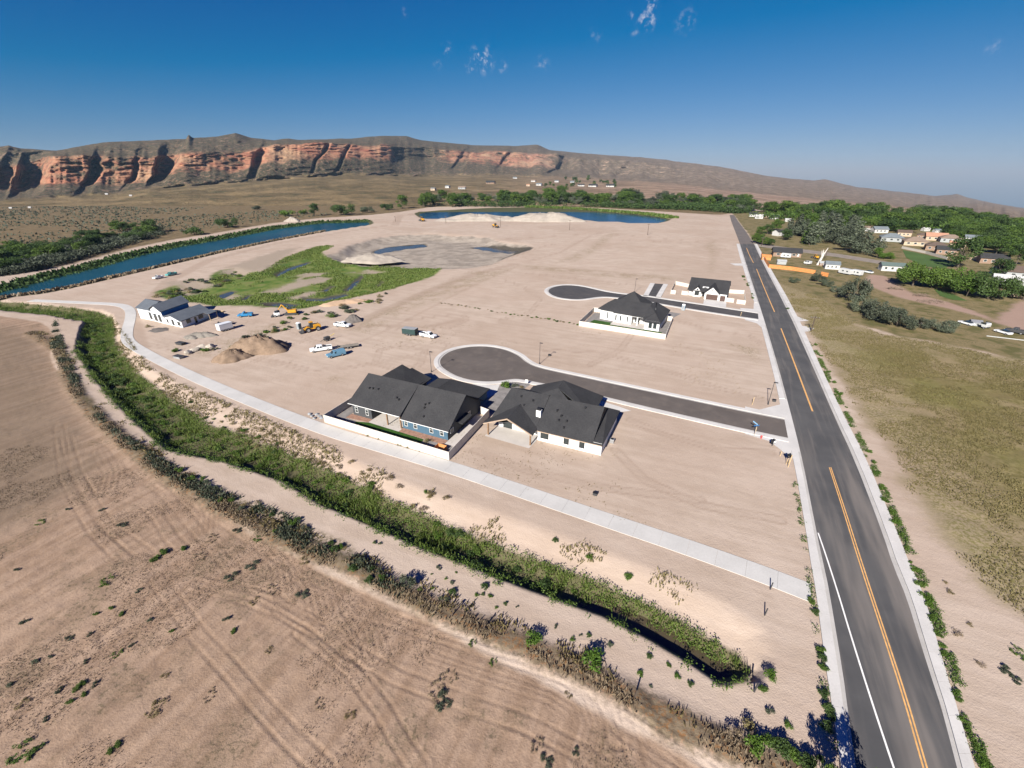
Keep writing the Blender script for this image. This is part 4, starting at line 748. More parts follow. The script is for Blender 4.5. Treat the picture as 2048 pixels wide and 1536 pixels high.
# ---- E: house under construction near the river
ea, eb = R(-27), R(81); exv, eyv = (math.cos(ea), math.sin(ea)), (math.cos(eb), math.sin(eb))
oxf = lambda x, y, z: (x * exv[0] + y * eyv[0], x * exv[1] + y * eyv[1], z)
E_ = house_root('unfinished white and blue house with grey roof near the river', 284, 637, 0)
MB(oxf).wall([(-.8, 0), (7.2, .4), (7.2, 9), (-.8, 9)], 4.2).build('wall', wrap_m, E_); MB(oxf).wall([(7.22, .5), (14.2, .5), (14.2, 12), (7.22, 12)], 4.7).build('centre_wall', wrapb_m, E_); MB(oxf).wall([(14.2, .4), (25, .6), (25, 12.5), (14.2, 12.5)], 2.85).build('wing_wall', wrap_m, E_)
MB(oxf).tri((7.2, .38, 0), (14.2, .38, 0), (14.2, .38, 4.4), (10.8, .38, 6.2), (7.2, .38, 4.4)).build('gable_wall', wrap_m, E_); MB(oxf).tri((14.3, .3, 2.5), (25, .5, 2.6), (20, .4, 3.95)).build('gable_wall', wrap_m, E_)
slabpart(E_, 'roof', [[(-1.3, -.4, 4.05), (7.6, 0, 4.05), (7.6, 4.6, 6.0), (-1.3, 4.6, 6.0)], [(-1.3, 4.62, 6), (7.6, 4.62, 6), (7.6, 9.6, 4), (-1.3, 9.6, 4)], [(10.8, -.2, 6.4), (6.8, -.2, 4.5), (6.8, 12.4, 4.6), (10.8, 12.4, 6.8)], [(10.82, -.2, 6.4), (10.82, 12.4, 6.8), (14.9, 12.4, 4.75), (14.9, -.2, 4.5)], [(20, -.3, 4.15), (14.6, -.2, 2.75), (14.6, 13, 2.8), (20, 13.2, 4.35)], [(20.02, -.3, 4.15), (20.02, 13.2, 4.35), (25.8, 13.2, 2.75), (25.8, -.2, 2.7)]], roofg_m, .2, oxf)
for x, y, z, wd, h in ((5.6, .35, .5, 1.4, 2.6), (8.6, .36, .4, 1.8, 2.6), (11.4, .36, .4, 1.6, 2.6), (16.2, .42, .7, .9, 1.3), (19.2, .45, .3, 1.2, 2.0), (22.6, .5, .6, 1.4, 1.4)): window(E_, x, y, z, wd, h, fm=dark_m, bars=0, xf=oxf)
for y, wd, h, z in ((2.6, 1.8, 1.3, .9), (6.0, .9, 2.0, .05), (7.8, 2.0, 1.3, .9)): window(E_, 25.02, y, z, wd, h, '+x', fm=dark_m, bars=0, xf=oxf)
MB(oxf).slab([(25, 10, 2.9), (28.6, 10, 2.6), (28.6, 14, 2.6), (25, 14, 2.9)], .15).build('porch_roof', roofg_m, E_)
for p in ((28.3, 10.3), (28.3, 13.7)): MB(oxf).box(p[0] - .1, p[0] + .1, p[1] - .1, p[1] + .1, 0, 2.6).build('porch_post', mgrey_m, E_)
# ================================================================== VEHICLES, MACHINES, STREET FURNITURE
def paint(name, col, rough=.3): return M(name, col, rough, .06, .6, .5)
wpaint, bpaint, tpaint, ypaint, gpaint, opaint = paint('white_car_paint', (.66, .67, .68)), paint('faded_blue_paint', (.10, .21, .30), .4), paint('bright_blue_paint', (.02, .17, .36)), M('machine_yellow', (.55, .27, .025), .5, .2, 1.5), paint('green_paint', (.09, .30, .20), .5), M('rust_orange', (.5, .2, .06), .8, .25, 1.2)
tyre_m = M('tyre_rubber', (.02, .02, .021), .9, .2); rim_m = M('wheel_rim', (.35, .35, .36), .4, .15, 3., .5, .5); lamp_m = M('headlamp_glass', (.7, .72, .72), .15, .05); steel_m = M('dark_steel', (.05, .05, .052), .6, .25, 2.); grey_m = M('weathered_grey', (.26, .27, .28), .7, .2, 1.); tarp_m = M('dark_green_panel', (.025, .05, .048), .5, .2, 1.)
def wheel(root, x, y, r, wd, name='wheel'):
    s_ = 1 if y > 0 else -1
    o = MB().tube((x, y - wd / 2, r), (x, y + wd / 2, r), r, n=16).build(name, tyre_m, root)
    MB().tube((x, y + s_ * wd * .35, r), (x, y + s_ * (wd / 2 + .02), r), r * .58, n=12).build('rim', rim_m, o); return o
def at(p0, p1):
    "middle and heading of a vehicle from the ground pixels of its tail and nose"
    a, b = np.array(G(*p0)), np.array(G(*p1)); m = (a + b) / 2; return (float(m[0]), float(m[1]), float(gz(m[:1], m[1:])[0])), math.atan2(b[1] - a[1], b[0] - a[0])
def pickup(label, p0, p1, mat, crew=True, cap=False, load=False, L=5.7, name='pickup_truck', group=None):
    loc, rz = at(p0, p1); r = thing(name, label, 'truck', loc, rz, group); hw = .97; h = L / 2
    prof = [(-h, .55), (-h + .1, .42), (h - .1, .42), (h, .6), (h - .02, .95), (h - .35, 1.06), (h - 1.45, 1.14), (-h, 1.14)]
    MB().prism(prof, -hw, hw).build('body', mat, r, bevel=.05)
    cx0, cx1 = (-.55 if crew else -.1), h - 1.35
    MB().hull([(cx0, -hw + .03, 1.12), (cx1, -hw + .03, 1.12), (cx1, hw - .03, 1.12), (cx0, hw - .03, 1.12)], [(cx0 + .12, -hw + .2, 1.86), (cx1 - .72, -hw + .2, 1.86), (cx1 - .72, hw - .2, 1.86), (cx0 + .12, hw - .2, 1.86)]).build('cab', mat, r, bevel=.05)
    q = MB(); q.hull([(cx1 - .62, -hw + .24, 1.74), (cx1 - .04, -hw + .14, 1.2), (cx1 - .04, hw - .14, 1.2), (cx1 - .62, hw - .24, 1.74)], [(cx1 - .58, -hw + .24, 1.78), (cx1 + .02, -hw + .14, 1.23), (cx1 + .02, hw - .14, 1.23), (cx1 - .58, hw - .24, 1.78)]); q.build('windscreen', glass_m, r)
    for s_ in (-1, 1):
        n_ = 2 if crew else 1
        for k in range(n_):
            a0 = cx0 + .18 + k * (cx1 - cx0 - .75) / n_; a1 = a0 + (cx1 - cx0 - .95) / n_
            MB().hull([(a0, s_ * (hw - .075), 1.2), (a1, s_ * (hw - .075), 1.2), (a1, s_ * (hw - .02), 1.2), (a0, s_ * (hw - .02), 1.2)][::s_], [(a0 + .05, s_ * (hw - .22), 1.7), (a1 - .1, s_ * (hw - .22), 1.7), (a1 - .1, s_ * (hw - .155), 1.7), (a0 + .05, s_ * (hw - .155), 1.7)][::s_]).build('side_window', glass_m, r)
        MB().box(h - .06, h + .02, s_ * .78 - .14, s_ * .78 + .14, .78, .95).build('headlight', lamp_m, r)
        for x in (h - 1.0, -h + 1.15): wheel(r, x, s_ * (hw - .12), .38, .26)
    if cap: MB().hull([(-h + .02, -hw + .03, 1.15), (cx0 - .03, -hw + .03, 1.15), (cx0 - .03, hw - .03, 1.15), (-h + .02, hw - .03, 1.15)], [(-h + .12, -hw + .16, 1.84), (cx0 - .03, -hw + .16, 1.84), (cx0 - .03, hw - .16, 1.84), (-h + .12, hw - .16, 1.84)]).build('bed_cap', mat, r, bevel=.04)
    else:
        MB().box(-h + .1, cx0 - .08, -hw + .12, hw - .12, 1.13, 1.16).build('bed_liner', steel_m, r)
        for s_ in (-1, 1): MB().box(-h, cx0 - .03, s_ * (hw - .06) - .055, s_ * (hw - .06) + .055, 1.1, 1.36).build('bed_side', mat, r)
        MB().box(-h, -h + .09, -hw + .06, hw - .06, 1.1, 1.36).build('tailgate', mat, r)
        if load: MB().box(cx0 - .5, cx0 - .1, -.8, .8, 1.14, 1.62).build('tool_box', steel_m, r)
    return r
pickup('white crew pickup parked by the dark gravel heap', (668, 652), (704, 655), wpaint)
pickup('white pickup hitched to a dark enclosed trailer', (839, 671), (875, 678), wpaint)
pickup('white work pickup towing an empty flatbed trailer', (666, 698), (619, 705), wpaint, load=True, L=6.2)
pickup('faded blue pickup with a bed cap on bare dirt', (692, 708), (653, 717), bpaint, crew=False, cap=True, L=5.3)
pickup('bright blue pickup parked at the yard edge by the marsh', (508, 632), (475, 634), tpaint, crew=False, L=5.0)
def boxtrailer(label, p0, p1, hgt, mat, roof, wd=1.15, name='cargo_trailer'):
    loc, rz = at(p0, p1); r = thing(name, label, 'trailer', loc, rz); L = math.hypot(*(np.array(G(*p1)) - np.array(G(*p0)))) / 2
    MB().box(-L, L, -wd, wd, .45, hgt).build('box', mat, r, bevel=.05); MB().box(-L - .02, L + .02, -wd - .02, wd + .02, hgt, hgt + .05).build('roof_sheet', roof, r)
    for s_ in (-1, 1):
        for x in (-.5, .4): wheel(r, x, s_ * (wd - .05), .34, .22)
        MB().box(-L + .1, L - .1, s_ * (wd + .012) - .02, s_ * (wd + .012) + .02, .6, .7).build('side_rail', steel_m, r)
    MB().tube((L, -.4, .5), (L + 1.2, 0, .5), .05).build('drawbar', steel_m, r); MB().tube((L, .4, .5), (L + 1.2, 0, .5), .05).build('drawbar', steel_m, r); return r
boxtrailer('dark green enclosed trailer behind the white pickup', (808, 668), (834, 671), 2.3, tarp_m, grey_m); boxtrailer('white cargo trailer parked below the unfinished house', (438, 664), (464, 657), 2.5, wpaint, wpaint)
def flatbed(label, p0, p1):
    loc, rz = at(p0, p1); r = thing('flatbed_trailer', label, 'trailer', loc, rz); L = math.hypot(*(np.array(G(*p1)) - np.array(G(*p0)))) / 2
    for k in range(6): MB().box(-L, L, -1.1 + k * .37, -1.1 + k * .37 + .34, .62, .68).build('deck_plank', M('deck_boards', (.22, .19, .155), .9, .25, 1.), r)
    for s_ in (-1, 1):
        MB().box(-L, L, s_ * 1.12 - .05, s_ * 1.12 + .05, .5, .66).build('side_rail', steel_m, r)
        for x in (-.6, .3): wheel(r, x, s_ * 1.2, .34, .22)
    MB().tube((L, 0, .55), (L + 1.5, 0, .5), .07).build('drawbar', steel_m, r); MB().box(L - .3, L, -.5, .5, .66, 1.1).build('winch_box', steel_m, r)
flatbed('long empty flatbed trailer behind the white work pickup', (718, 692), (676, 698)); flatbed('pale equipment trailer beside the white cargo trailer', (466, 648), (437, 650))
def loader(label, p0, p1, k=1.0):
    loc, rz = at(p0, p1); r = thing('wheel_loader', label, 'loader', loc, rz); r.scale = (k, k, k)
    MB().prism([(-3.0, .9), (-3.0, 1.9), (-2.6, 2.2), (-.6, 2.3), (-.6, .8)], -.85, .85).build('engine_hood', ypaint, r, bevel=.08); MB().box(-.7, 1.6, -.55, .55, .75, 1.35).build('front_frame', ypaint, r, bevel=.05)
    MB().hull([(-.75, -.7, 1.35), (.6, -.7, 1.35), (.6, .7, 1.35), (-.75, .7, 1.35)], [(-.65, -.62, 3.1), (.35, -.62, 3.1), (.35, .62, 3.1), (-.65, .62, 3.1)]).build('cab', glass_m, r); MB().box(-.75, .5, -.72, .72, 3.1, 3.22).build('cab_roof', ypaint, r, bevel=.04)
    for s_ in (-1, 1):
        MB().prism([(.6, 1.5), (1.2, 1.75), (3.0, .75), (2.9, .5), (1.1, 1.25), (.6, 1.25)], s_ * .5 - .09, s_ * .5 + .09).build('lift_arm', ypaint, r)
        for x in (-1.9, 1.25): wheel(r, x, s_ * 1.05, .78, .58)
    MB().prism([(2.7, .15), (3.9, .1), (3.95, .2), (3.0, .35), (2.95, 1.2), (2.75, 1.25)], -1.4, 1.4).build('bucket', steel_m, r); MB().tube((-2.2, .4, 2.2), (-2.2, .4, 2.9), .06).build('exhaust', steel_m, r); return r
loader('yellow wheel loader by the grey portable toilet', (644, 658), (603, 666)); loader('yellow wheel loader on the far gravel haul road', (852, 444), (836, 441), 1.35); loader('small yellow dozer on the tan slope below the pond', (984, 454), (998, 456), 1.25)
def toilet(label, px, py, col, rz=HD):
    x, y = (float(c) for c in G(px, py)); r = thing('portable_toilet', label, 'toilet', (x, y, 0), rz)
    MB().box(-.58, .58, -.58, .58, 0, 2.1).build('cabin', col, r, bevel=.05); MB().hull([(-.62, -.62, 2.08), (.62, -.62, 2.08), (.62, .62, 2.08), (-.62, .62, 2.08)], [(-.4, -.4, 2.32), (.4, -.4, 2.32), (.4, .4, 2.32), (-.4, .4, 2.32)]).build('roof', trim_m, r); d = MB().box(-.42, .42, -.62, -.57, .1, 1.95).build('door', grey_m, r); MB().box(.26, .34, -.66, -.61, 1.0, 1.15).build('latch', steel_m, d)
toilet('grey portable toilet next to the wheel loader', 599, 658, M('toilet_grey', (.12, .17, .18), .5, .1)); toilet('tan and blue portable toilet at the edge of the far street', 1366, 620, M('toilet_blue', (.22, .33, .42), .5, .1))
# ---- heaps of soil and gravel: real mounds with slumped, rilled sides
def heap(label, px, py, rx, ry, h, mat, seed, rz=0., name='soil_heap', two=None):
    x, y, z = W(px, py); z = max(z, -1.2); rg = np.random.default_rng(seed); n, m = 40, 14; V = []
    for j in range(m):
        t = j / (m - 1)
        for i in range(n):
            a = 2 * math.pi * i / n; e = 1 + .16 * math.sin(2 * a + seed) + .10 * math.sin(5 * a + seed * 2) + .05 * math.sin(11 * a + seed)
            rr = (1 - t) * e; ril = 1 + .06 * math.sin(17 * a + 3 * t + seed)
            V.append((rx * rr * math.cos(a), ry * rr * math.sin(a) * (1 + .03 * rg.standard_normal()), h * (1 - (1 - t) ** 1.7) * (.72 + .56 * float(fbm(np.array(seed * 7.3 + rx * rr * math.cos(a) / max(ry, 3) * 1.3), np.array(seed * 3.1 + rr * math.sin(a) * 1.3), seed, 3))) * ril + (.05 * h * rg.standard_normal() if 0 < j < m - 1 else 0) - (.25 if j == 0 else 0)))
    V = np.array(V); i = np.arange(n * m).reshape(m, n); F = np.stack([i[:-1], np.roll(i[:-1], -1, 1), np.roll(i[1:], -1, 1), i[1:]], -1).reshape(-1, 4)
    o = link(name, mesh_np(name, V, F, mat, True), None, (x, y, z), rz); return tag(o, label, 'mound')
spoil_m = M('spoil_soil', (.20, .142, .10), .95, .3, .5, .1, bump=.8, fine=3.); gheap_m = M('grey_gravel_heap', (.20, .18, .155), .95, .2, .5, .1, bump=.6, fine=5.); dheap_m = M('dark_gravel_heap', (.13, .115, .105), .95, .2, .5, .1, bump=.6, fine=5.); pgrav_m = M('pale_pit_gravel', (.30, .262, .222), .95, .15, .2, .1, bump=.6, fine=2.)
heap('tall brown spoil heap with rilled sides by the weedy berm', 520, 700, 8.5, 5.2, 4.2, spoil_m, 3, R(20)); heap('lower brown spoil heap with slumped end', 466, 716, 6.0, 3.6, 2.4, spoil_m, 5, R(25)); heap('grey gravel heap in front of the unfinished house', 402, 672, 4.8, 2.6, 1.3, gheap_m, 7); heap('small grey gravel heap at the toe of another', 383, 676, 2.4, 1.8, .8, gheap_m, 9); heap('dark gravel heap behind the white crew pickup', 707, 642, 3.6, 2.6, 2.1, dheap_m, 11)
heap('long pale gravel ridge on the near shore of the blue pond', 955, 441, 46, 13, 6.5, pgrav_m, 13, name='gravel_heap'); heap('high pale gravel mound standing in the blue pond shore', 1092, 442, 42, 15, 8.5, pgrav_m, 15, name='gravel_heap'); heap('pale gravel mound at the marsh end of the pit', 745, 517, 22, 9, 4.0, pgrav_m, 17, name='gravel_heap'); heap('small tan soil mound on the pond far shore', 1073, 413, 14, 6, 5, M('tan_soil', (.32, .21, .14), .95, .2, .2), 19); heap('pale gravel cone beyond the river', 585, 443, 8, 6, 4.5, pgrav_m, 21, name='gravel_heap'); heap('flat grey slurry heap left of the unfinished house porch', 318, 660, 3.8, 2.4, .35, dheap_m, 23, name='gravel_heap'); heap('bare tan soil ridge at the edge of the marsh', 690, 607, 10, 2.2, 1.6, M('tan_soil2', (.38, .265, .18), .95, .2, .3), 25, R(25))
# ---- broken concrete and stones
def rock(label, px, py, r_, mat, seed, group=None, name='boulder'):
    x, y, z = W(px, py); bm = bmesh.new(); bmesh.ops.create_icosphere(bm, subdivisions=2, radius=1); rg = random.Random(seed)
    dirs = [Vector((rg.uniform(-1, 1), rg.uniform(-1, 1), rg.uniform(-1, 1))).normalized() for _ in range(7)]
    for v in bm.verts:
        for d in dirs:
            k = v.co.dot(d)
            if k > .62: v.co -= d * (k - .62)
        v.co.z *= .62
    me = bpy.data.meshes.new(name); bm.to_mesh(me); bm.free(); me.materials.append(mat)
    return tag(link(name, me, None, (x, y, z + r_ * .2), rg.uniform(0, 6), r_), label, 'rock', group)
pale_m = M('pale_stone', (.40, .35, .29), .9, .15, 1.)
for k, (px, py, s_) in enumerate(((377, 708, 1.4), (391, 702, 1.5), (403, 697, 1.7), (421, 694, 1.5))): rock('pale broken stone in the row beside the weedy berm', px, py, s_, pale_m, k, 'pale stones by the berm')
for k, (px, py, s_) in enumerate(((484, 683, .7), (496, 684, .9), (505, 680, .6))): rock('small grey stone dumped beside the spoil heap', px, py, s_, grey_m, k + 20, 'stones by the spoil heap')
for k, (px, py) in enumerate(((664, 842), (672, 846), (679, 849), (688, 853), (660, 836))): rock('landscape stone lying in the gravel bed inside the cream fence', px, py, .45, pale_m, k + 40, 'stones in the fenced gravel bed')
for k in range(6): rock('grey rubble in the pile beside the cream fence corner', 619 + k * 5, 829 + (k % 3) * 4, .5, grey_m, k + 60, 'rubble beside the path')
# ---- street lamps, poles, signs
def lamp(label, px, py, h=6.0, arm=0., name='street_lamp'):
    x, y = (float(c) for c in G(px, py)); r = thing(name, label, 'lamp', (x, y, 0), HD, 'street lamps')
    MB().tube((0, 0, 0), (0, 0, .5), .16, .13).build('base', steel_m, r); MB().tube((0, 0, .4), (0, 0, h), .075, .055).build('pole', steel_m, r); MB().box(-.12, .75, -.17, .17, h - .02, h + .12).build('lamp_head', dark_m, r, bevel=.03); return r
lamp('black street lamp on the bare lot beside the near turning circle', 1079, 728, 6.2); lamp('black street lamp at the corner of the near street and the road', 1536, 809, 5.6); lamp('black street lamp by the far street spur', 1269, 585, 6.0); lamp('black street lamp behind the slate house at the kerb', 863, 744, 5.8)
def power_pole(label, px, py, ptop, arm=True):
    x, y, z = W(px, py); h = rise(y, z, py, py - ptop); r = thing('power_pole', label, 'pole', (x, y, z), HD, 'wooden power poles')
    MB().tube((0, 0, -.2), (0, 0, h), .2, .13).build('shaft', M('pole_wood', (.075, .055, .042), .9, .2), r)
    if arm:
        MB().box(-1.3, 1.3, -.09, .09, h - .9, h - .7).build('crossarm', _mats['pole_wood'], r)
        for k in (-1.15, -.4, .4, 1.15): MB().tube((k, 0, h - .7), (k, 0, h - .45), .06).build('insulator', grey_m, r)
for px, py, tp, lb in ((892, 448, 431, 'wooden power pole at the near toe of the gravel ridge'), (1001, 454, 433, 'wooden power pole beside the small yellow dozer'), (1139, 460, 439, 'wooden power pole on the weedy line below the high gravel mound'), (1295, 470, 447, 'wooden power pole in front of the east end of the pond'), (791, 443, 432, 'wooden power pole where the haul road meets the river'), (1622, 662, 631, 'wooden power pole with crossarm beside the concrete driveway apron'), (1523, 492, 474, 'wooden power pole by the lane turnoff'), (1650, 517, 500, 'wooden power pole between dead tree and poplar grove')): power_pole(lb, px, py, tp)
def hydrant(label, px, py, col):
    x, y = (float(c) for c in G(px, py)); r = thing('fire_hydrant', label, 'hydrant', (x, y, 0)); MB().tube((0, 0, 0), (0, 0, .6), .13, n=10).build('barrel', col, r); MB().tube((0, 0, .6), (0, 0, .78), .16, .05, n=10).build('bonnet', col, r); MB().tube((-.22, 0, .45), (.22, 0, .45), .06, n=8).build('outlet', col, r)
hydrant('red hydrant among stakes at the near street corner', 1522, 877, M('hydrant_red', (.5, .06, .05), .5, .1))
def post(label, px, py, h, mat, name='survey_stake', r_=.05, cat='stake', group=None, lean=.06):
    x, y, z = W(px, py); o = MB().hull([(-r_, -r_, -.1), (r_, -r_, -.1), (r_, r_, -.1), (-r_, r_, -.1)], [(-r_ + lean, -r_, h), (r_ + lean, -r_, h), (r_ + lean, r_, h), (-r_ + lean, r_, h)]).build(name, mat, None); o.location = (x, y, z); return tag(o, label, cat, group)
stake_m = M('raw_lath', (.55, .40, .22), .8, .15)
for px, py, h in ((1508, 870, 1.3), (1560, 912, 1.0), (1576, 934, 2.6), (1504, 810, 2.0), (1511, 862, .9)): post('raw wood stake standing in dirt at the near street corner', px, py, h, stake_m, r_=.045, group='stakes at the near street corner')
post('raw wood stake with bright tip beside the far street', 1481, 632, 1.6, stake_m)
for px, py in ((1540, 1179), (1529, 1231)): post('dark fence post standing on the canal bank near the path end', px, py, 1.25, steel_m, 'fence_post', .05, 'post', 'fence posts by the canal end')
post('dark post standing at the culvert end of the ditch', 1508, 1384, 1.5, steel_m, 'fence_post', .06, 'post')
for px, py in ((1268, 1400), (1496, 1480), (905, 1235), (968, 1262), (700, 1125), (245, 880)): post('weathered fence post in the dry weeds along the field', px, py, 1.3, M('pole_wood', (.075, .055, .042)), 'fence_post', .06, 'post', 'posts in the field edge weeds', .1)
x, y = (float(c) for c in G(1508, 871)); r = thing('street_sign', 'blue street sign on a thin post at the near street corner', 'sign', (x, y, 0), R(10)); MB().tube((0, 0, 0), (0, 0, 2.3), .035).build('sign_post', metal_m, r); MB().box(-.65, .55, -.015, .015, 2.25, 2.5).build('sign_blade', M('sign_blue', (.03, .12, .28), .5, .1), r); MB().box(-.015, .015, -.1, 1.2, 2.52, 2.77).build('sign_blade', M('sign_pale_blue', (.25, .45, .65), .5, .1), r)
x, y = (float(c) for c in G(1544, 892)); r = thing('mailbox_cluster', 'black and white cluster mailbox on a pedestal at the street corner', 'mailbox', (x, y, 0), R(30)); MB().tube((0, 0, 0), (0, 0, .7), .07).build('pedestal', steel_m, r); MB().box(-.4, .4, -.28, .28, .68, 1.45).build('cabinet', dark_m, r, bevel=.02); MB().box(-.36, -.02, -.31, -.27, .85, 1.38).build('mailbox_door', trim_m, r); MB().box(.02, .36, -.31, -.27, .85, 1.38).build('mailbox_door', trim_m, r)
x, y = (float(c) for c in G(1575, 928)); r = thing('notice_board', 'small black notice board leaning on raw stakes', 'sign', (x, y, 0), R(20)); MB().slab([(-.5, -.1, 1.5), (.5, -.1, 1.5), (.5, .35, 2.1), (-.5, .35, 2.1)], .05).build('board', dark_m, r); MB().box(-.3, -.22, .0, .08, 0, 1.7).build('leg', stake_m, r); MB().box(.22, .3, .0, .08, 0, 1.7).build('leg', stake_m, r)
x, y = (float(c) for c in G(1053, 770)); r = thing('yard_sign', 'white yard sign in the planting bed by the near street', 'sign', (x, y, 0), R(-10)); MB().box(-.35, .35, -.02, .02, .6, 1.5).build('sign_board', trim_m, r); MB().box(-.3, -.26, -.02, .02, 0, .65).build('leg', steel_m, r); MB().box(.26, .3, -.02, .02, 0, .65).build('leg', steel_m, r)
for px, py, lb in ((1099, 712, 'small dark utility box beside the near street lamp'), (1548, 803, 'dark valve box lid standing open at the street corner'), (1190, 990, 'small survey marker on the empty lot above the path')):
    x, y = (float(c) for c in G(px, py)); r = thing('utility_box', lb, 'box', (x, y, 0), HD); MB().box(-.35, .35, -.25, .25, 0, .5).build('housing', steel_m, r, bevel=.03); MB().box(-.38, .38, -.28, .28, .5, .55).build('lid', dark_m, r)
# machines and clutter in the contractor's yard
loc, rz = at((600, 628), (566, 630)); r = thing('excavator', 'yellow excavator among scrap beside the marsh', 'excavator', loc, rz)
for s_ in (-1, 1): MB().prism([(-2, .1), (2, .1), (2.3, .45), (2, .8), (-2, .8), (-2.3, .45)], s_ * 1.0 - .25, s_ * 1.0 + .25).build('track', steel_m, r)
MB().box(-2.0, .9, -1.1, 1.1, .95, 1.9).build('house', ypaint, r, bevel=.06); MB().box(-.2, 1.2, -1.1, -.1, 1.2, 2.7).build('cab', glass_m, r); MB().tube((.8, .3, 1.6), (2.6, .3, 4.0), .25, .2, 6).build('boom', ypaint, r); MB().tube((2.6, .3, 4.0), (4.2, .3, 2.0), .2, .14, 6).build('stick', ypaint, r); MB().prism([(3.8, 1.2), (4.6, 1.2), (4.7, 2.0), (4.1, 2.2)], -.2, .8).build('bucket', steel_m, r)
loc, rz = at((665, 678), (645, 684)); r = thing('trencher', 'small dark trencher with a pale yellow boom on bare dirt', 'machine', loc, rz); MB().box(-.8, .9, -.6, .6, .4, 1.3).build('body', steel_m, r, bevel=.05)
for s_ in (-1, 1):
    for xx in (-.5, .6): wheel(r, xx, s_ * .65, .35, .22)
MB().tube((-.7, 0, 1.0), (-2.6, .2, 1.7), .1).build('boom', M('pale_yellow', (.5, .38, .12), .6, .15), r); MB().tube((.9, 0, .8), (2.4, 0, .3), .09).build('digging_chain', steel_m, r)
loc, rz = at((562, 632), (545, 634)); r = thing('skid_loader', 'white skid loader with dark bucket near the excavator', 'loader', loc, rz); MB().box(-1.2, .8, -.7, .7, .4, 1.5).build('body', wpaint, r, bevel=.06); MB().box(-.6, .4, -.5, .5, 1.5, 2.1).build('cab', glass_m, r)
for s_ in (-1, 1):
    for xx in (-.8, .5): wheel(r, xx, s_ * .78, .4, .28)
MB().prism([(1.0, .1), (1.9, .1), (1.9, .2), (1.2, .8), (1.0, .8)], -.9, .9).build('bucket', steel_m, r)
pickup('teal truck parked on the levee road by the river', (352, 549), (334, 553), paint('teal_paint', (.08, .32, .30)), crew=False, L=5.4); pickup('white pickup parked on dirt near the river levee', (324, 556), (310, 559), wpaint, crew=False, L=4.6)
for px, py, lb in ((358, 716, 'grey steel bin beside the canal path'), (362, 689, 'low pile of dark steel beside the weedy berm')):
    x, y = (float(c) for c in G(px, py)); r = thing('scrap_bin', lb, 'bin', (x, y, 0), R(-20)); b = MB().hull([(-1.2, -.6, 0), (1.2, -.6, 0), (1.2, .6, 0), (-1.2, .6, 0)], [(-1.4, -.75, .7), (1.4, -.75, .7), (1.4, .75, .7), (-1.4, .75, .7)]); b.build('tub', grey_m if 'grey' in lb else steel_m, r); MB().box(-1.45, 1.45, -.8, .8, .68, .74).build('rim', steel_m, r)
# stacked boards left outside the unfinished house
for k, (px, py) in enumerate(((427, 622), (440, 624))):
    x, y = (float(c) for c in G(px, py)); r = thing('timber_stack', 'stack of raw boards beyond the unfinished house', 'timber', (x, y, 0), R(-10), 'board stacks by the unfinished house')
    for i in range(4): MB().box(-1.6, 1.6, -.6 + i * .31, -.6 + i * .31 + .28, .05, .45).build('board', stake_m, r)
# ================================================================== VEGETATION
rng = np.random.default_rng(11); rnd = random.Random(5)
def leaf_quads(C_, Rr, n, size, rg, flat=1.0, up=.25):
    "n small leaf sprays spread through the given clumps"
    C_ = np.asarray(C_, float); Rr = np.asarray(Rr, float); k = rg.choice(len(C_), n, p=Rr ** 2 / (Rr ** 2).sum())
    d = rg.standard_normal((n, 3)); d /= np.linalg.norm(d, axis=1)[:, None]; rad = Rr[k] * (rg.random(n) ** .38) * (.82 + .36 * rg.random(n))
    c = C_[k] + d * rad[:, None] * np.array([1, 1, flat])
    nn = d + .9 * rg.standard_normal((n, 3)) + np.array([0, 0, up]); nn /= np.linalg.norm(nn, axis=1)[:, None]
    a = np.cross(nn, rg.standard_normal((n, 3))); a /= np.linalg.norm(a, axis=1)[:, None]; b = np.cross(nn, a)
    s1 = size * (.6 + .8 * rg.random(n))[:, None]; s2 = s1 * (.45 + .5 * rg.random(n))[:, None]
    V = np.stack([c - a * s1, c - b * s2 + nn * s1 * .18, c + a * s1, c + b * s2 + nn * s1 * .18], 1).reshape(-1, 3)
    V[:, 2] = np.maximum(V[:, 2], 0.0); return V
def quads(n): return np.arange(n * 4, dtype=np.int32).reshape(-1, 4)
lm = {'green': leaf_mat('leaf_green', (.042, .088, .013), (.12, .178, .034)), 'dark': leaf_mat('leaf_dark', (.030, .062, .016), (.085, .13, .036)), 'bright': leaf_mat('leaf_bright', (.05, .11, .012), (.12, .19, .03)), 'silver': leaf_mat('leaf_silver', (.075, .095, .055), (.15, .17, .115)), 'grey': leaf_mat('leaf_grey', (.05, .062, .038), (.11, .125, .085)),
      'dry': leaf_mat('leaf_dry', (.10, .08, .035), (.22, .17, .08), .15), 'brown': leaf_mat('leaf_brown', (.11, .085, .058), (.24, .18, .115), .1), 'straw': leaf_mat('leaf_straw', (.12, .105, .04), (.26, .21, .10), .15), 'reed': leaf_mat('leaf_reed', (.055, .11, .016), (.165, .205, .05)), 'meadow': leaf_mat('leaf_meadow', (.085, .075, .026), (.19, .155, .068), .15)}
bark_m = M('bark', (.10, .08, .062), .95, .3, 3.); pale_bark = M('bleached_bark', (.48, .44, .40), .9, .15, 2.)
CROWN, TRUNK = {}, {}
def trunk_mesh(clumps, h0, r0, rg, mat=bark_m):
    b = MB(); top = (rg.uniform(-.03, .03), rg.uniform(-.03, .03), h0); b.tube((0, 0, -.03), top, r0, r0 * .65, 7)
    for c in clumps[:5]: b.tube(top, tuple(c), r0 * .5, r0 * .15, 5)
    return b.mesh('trunk', mat)
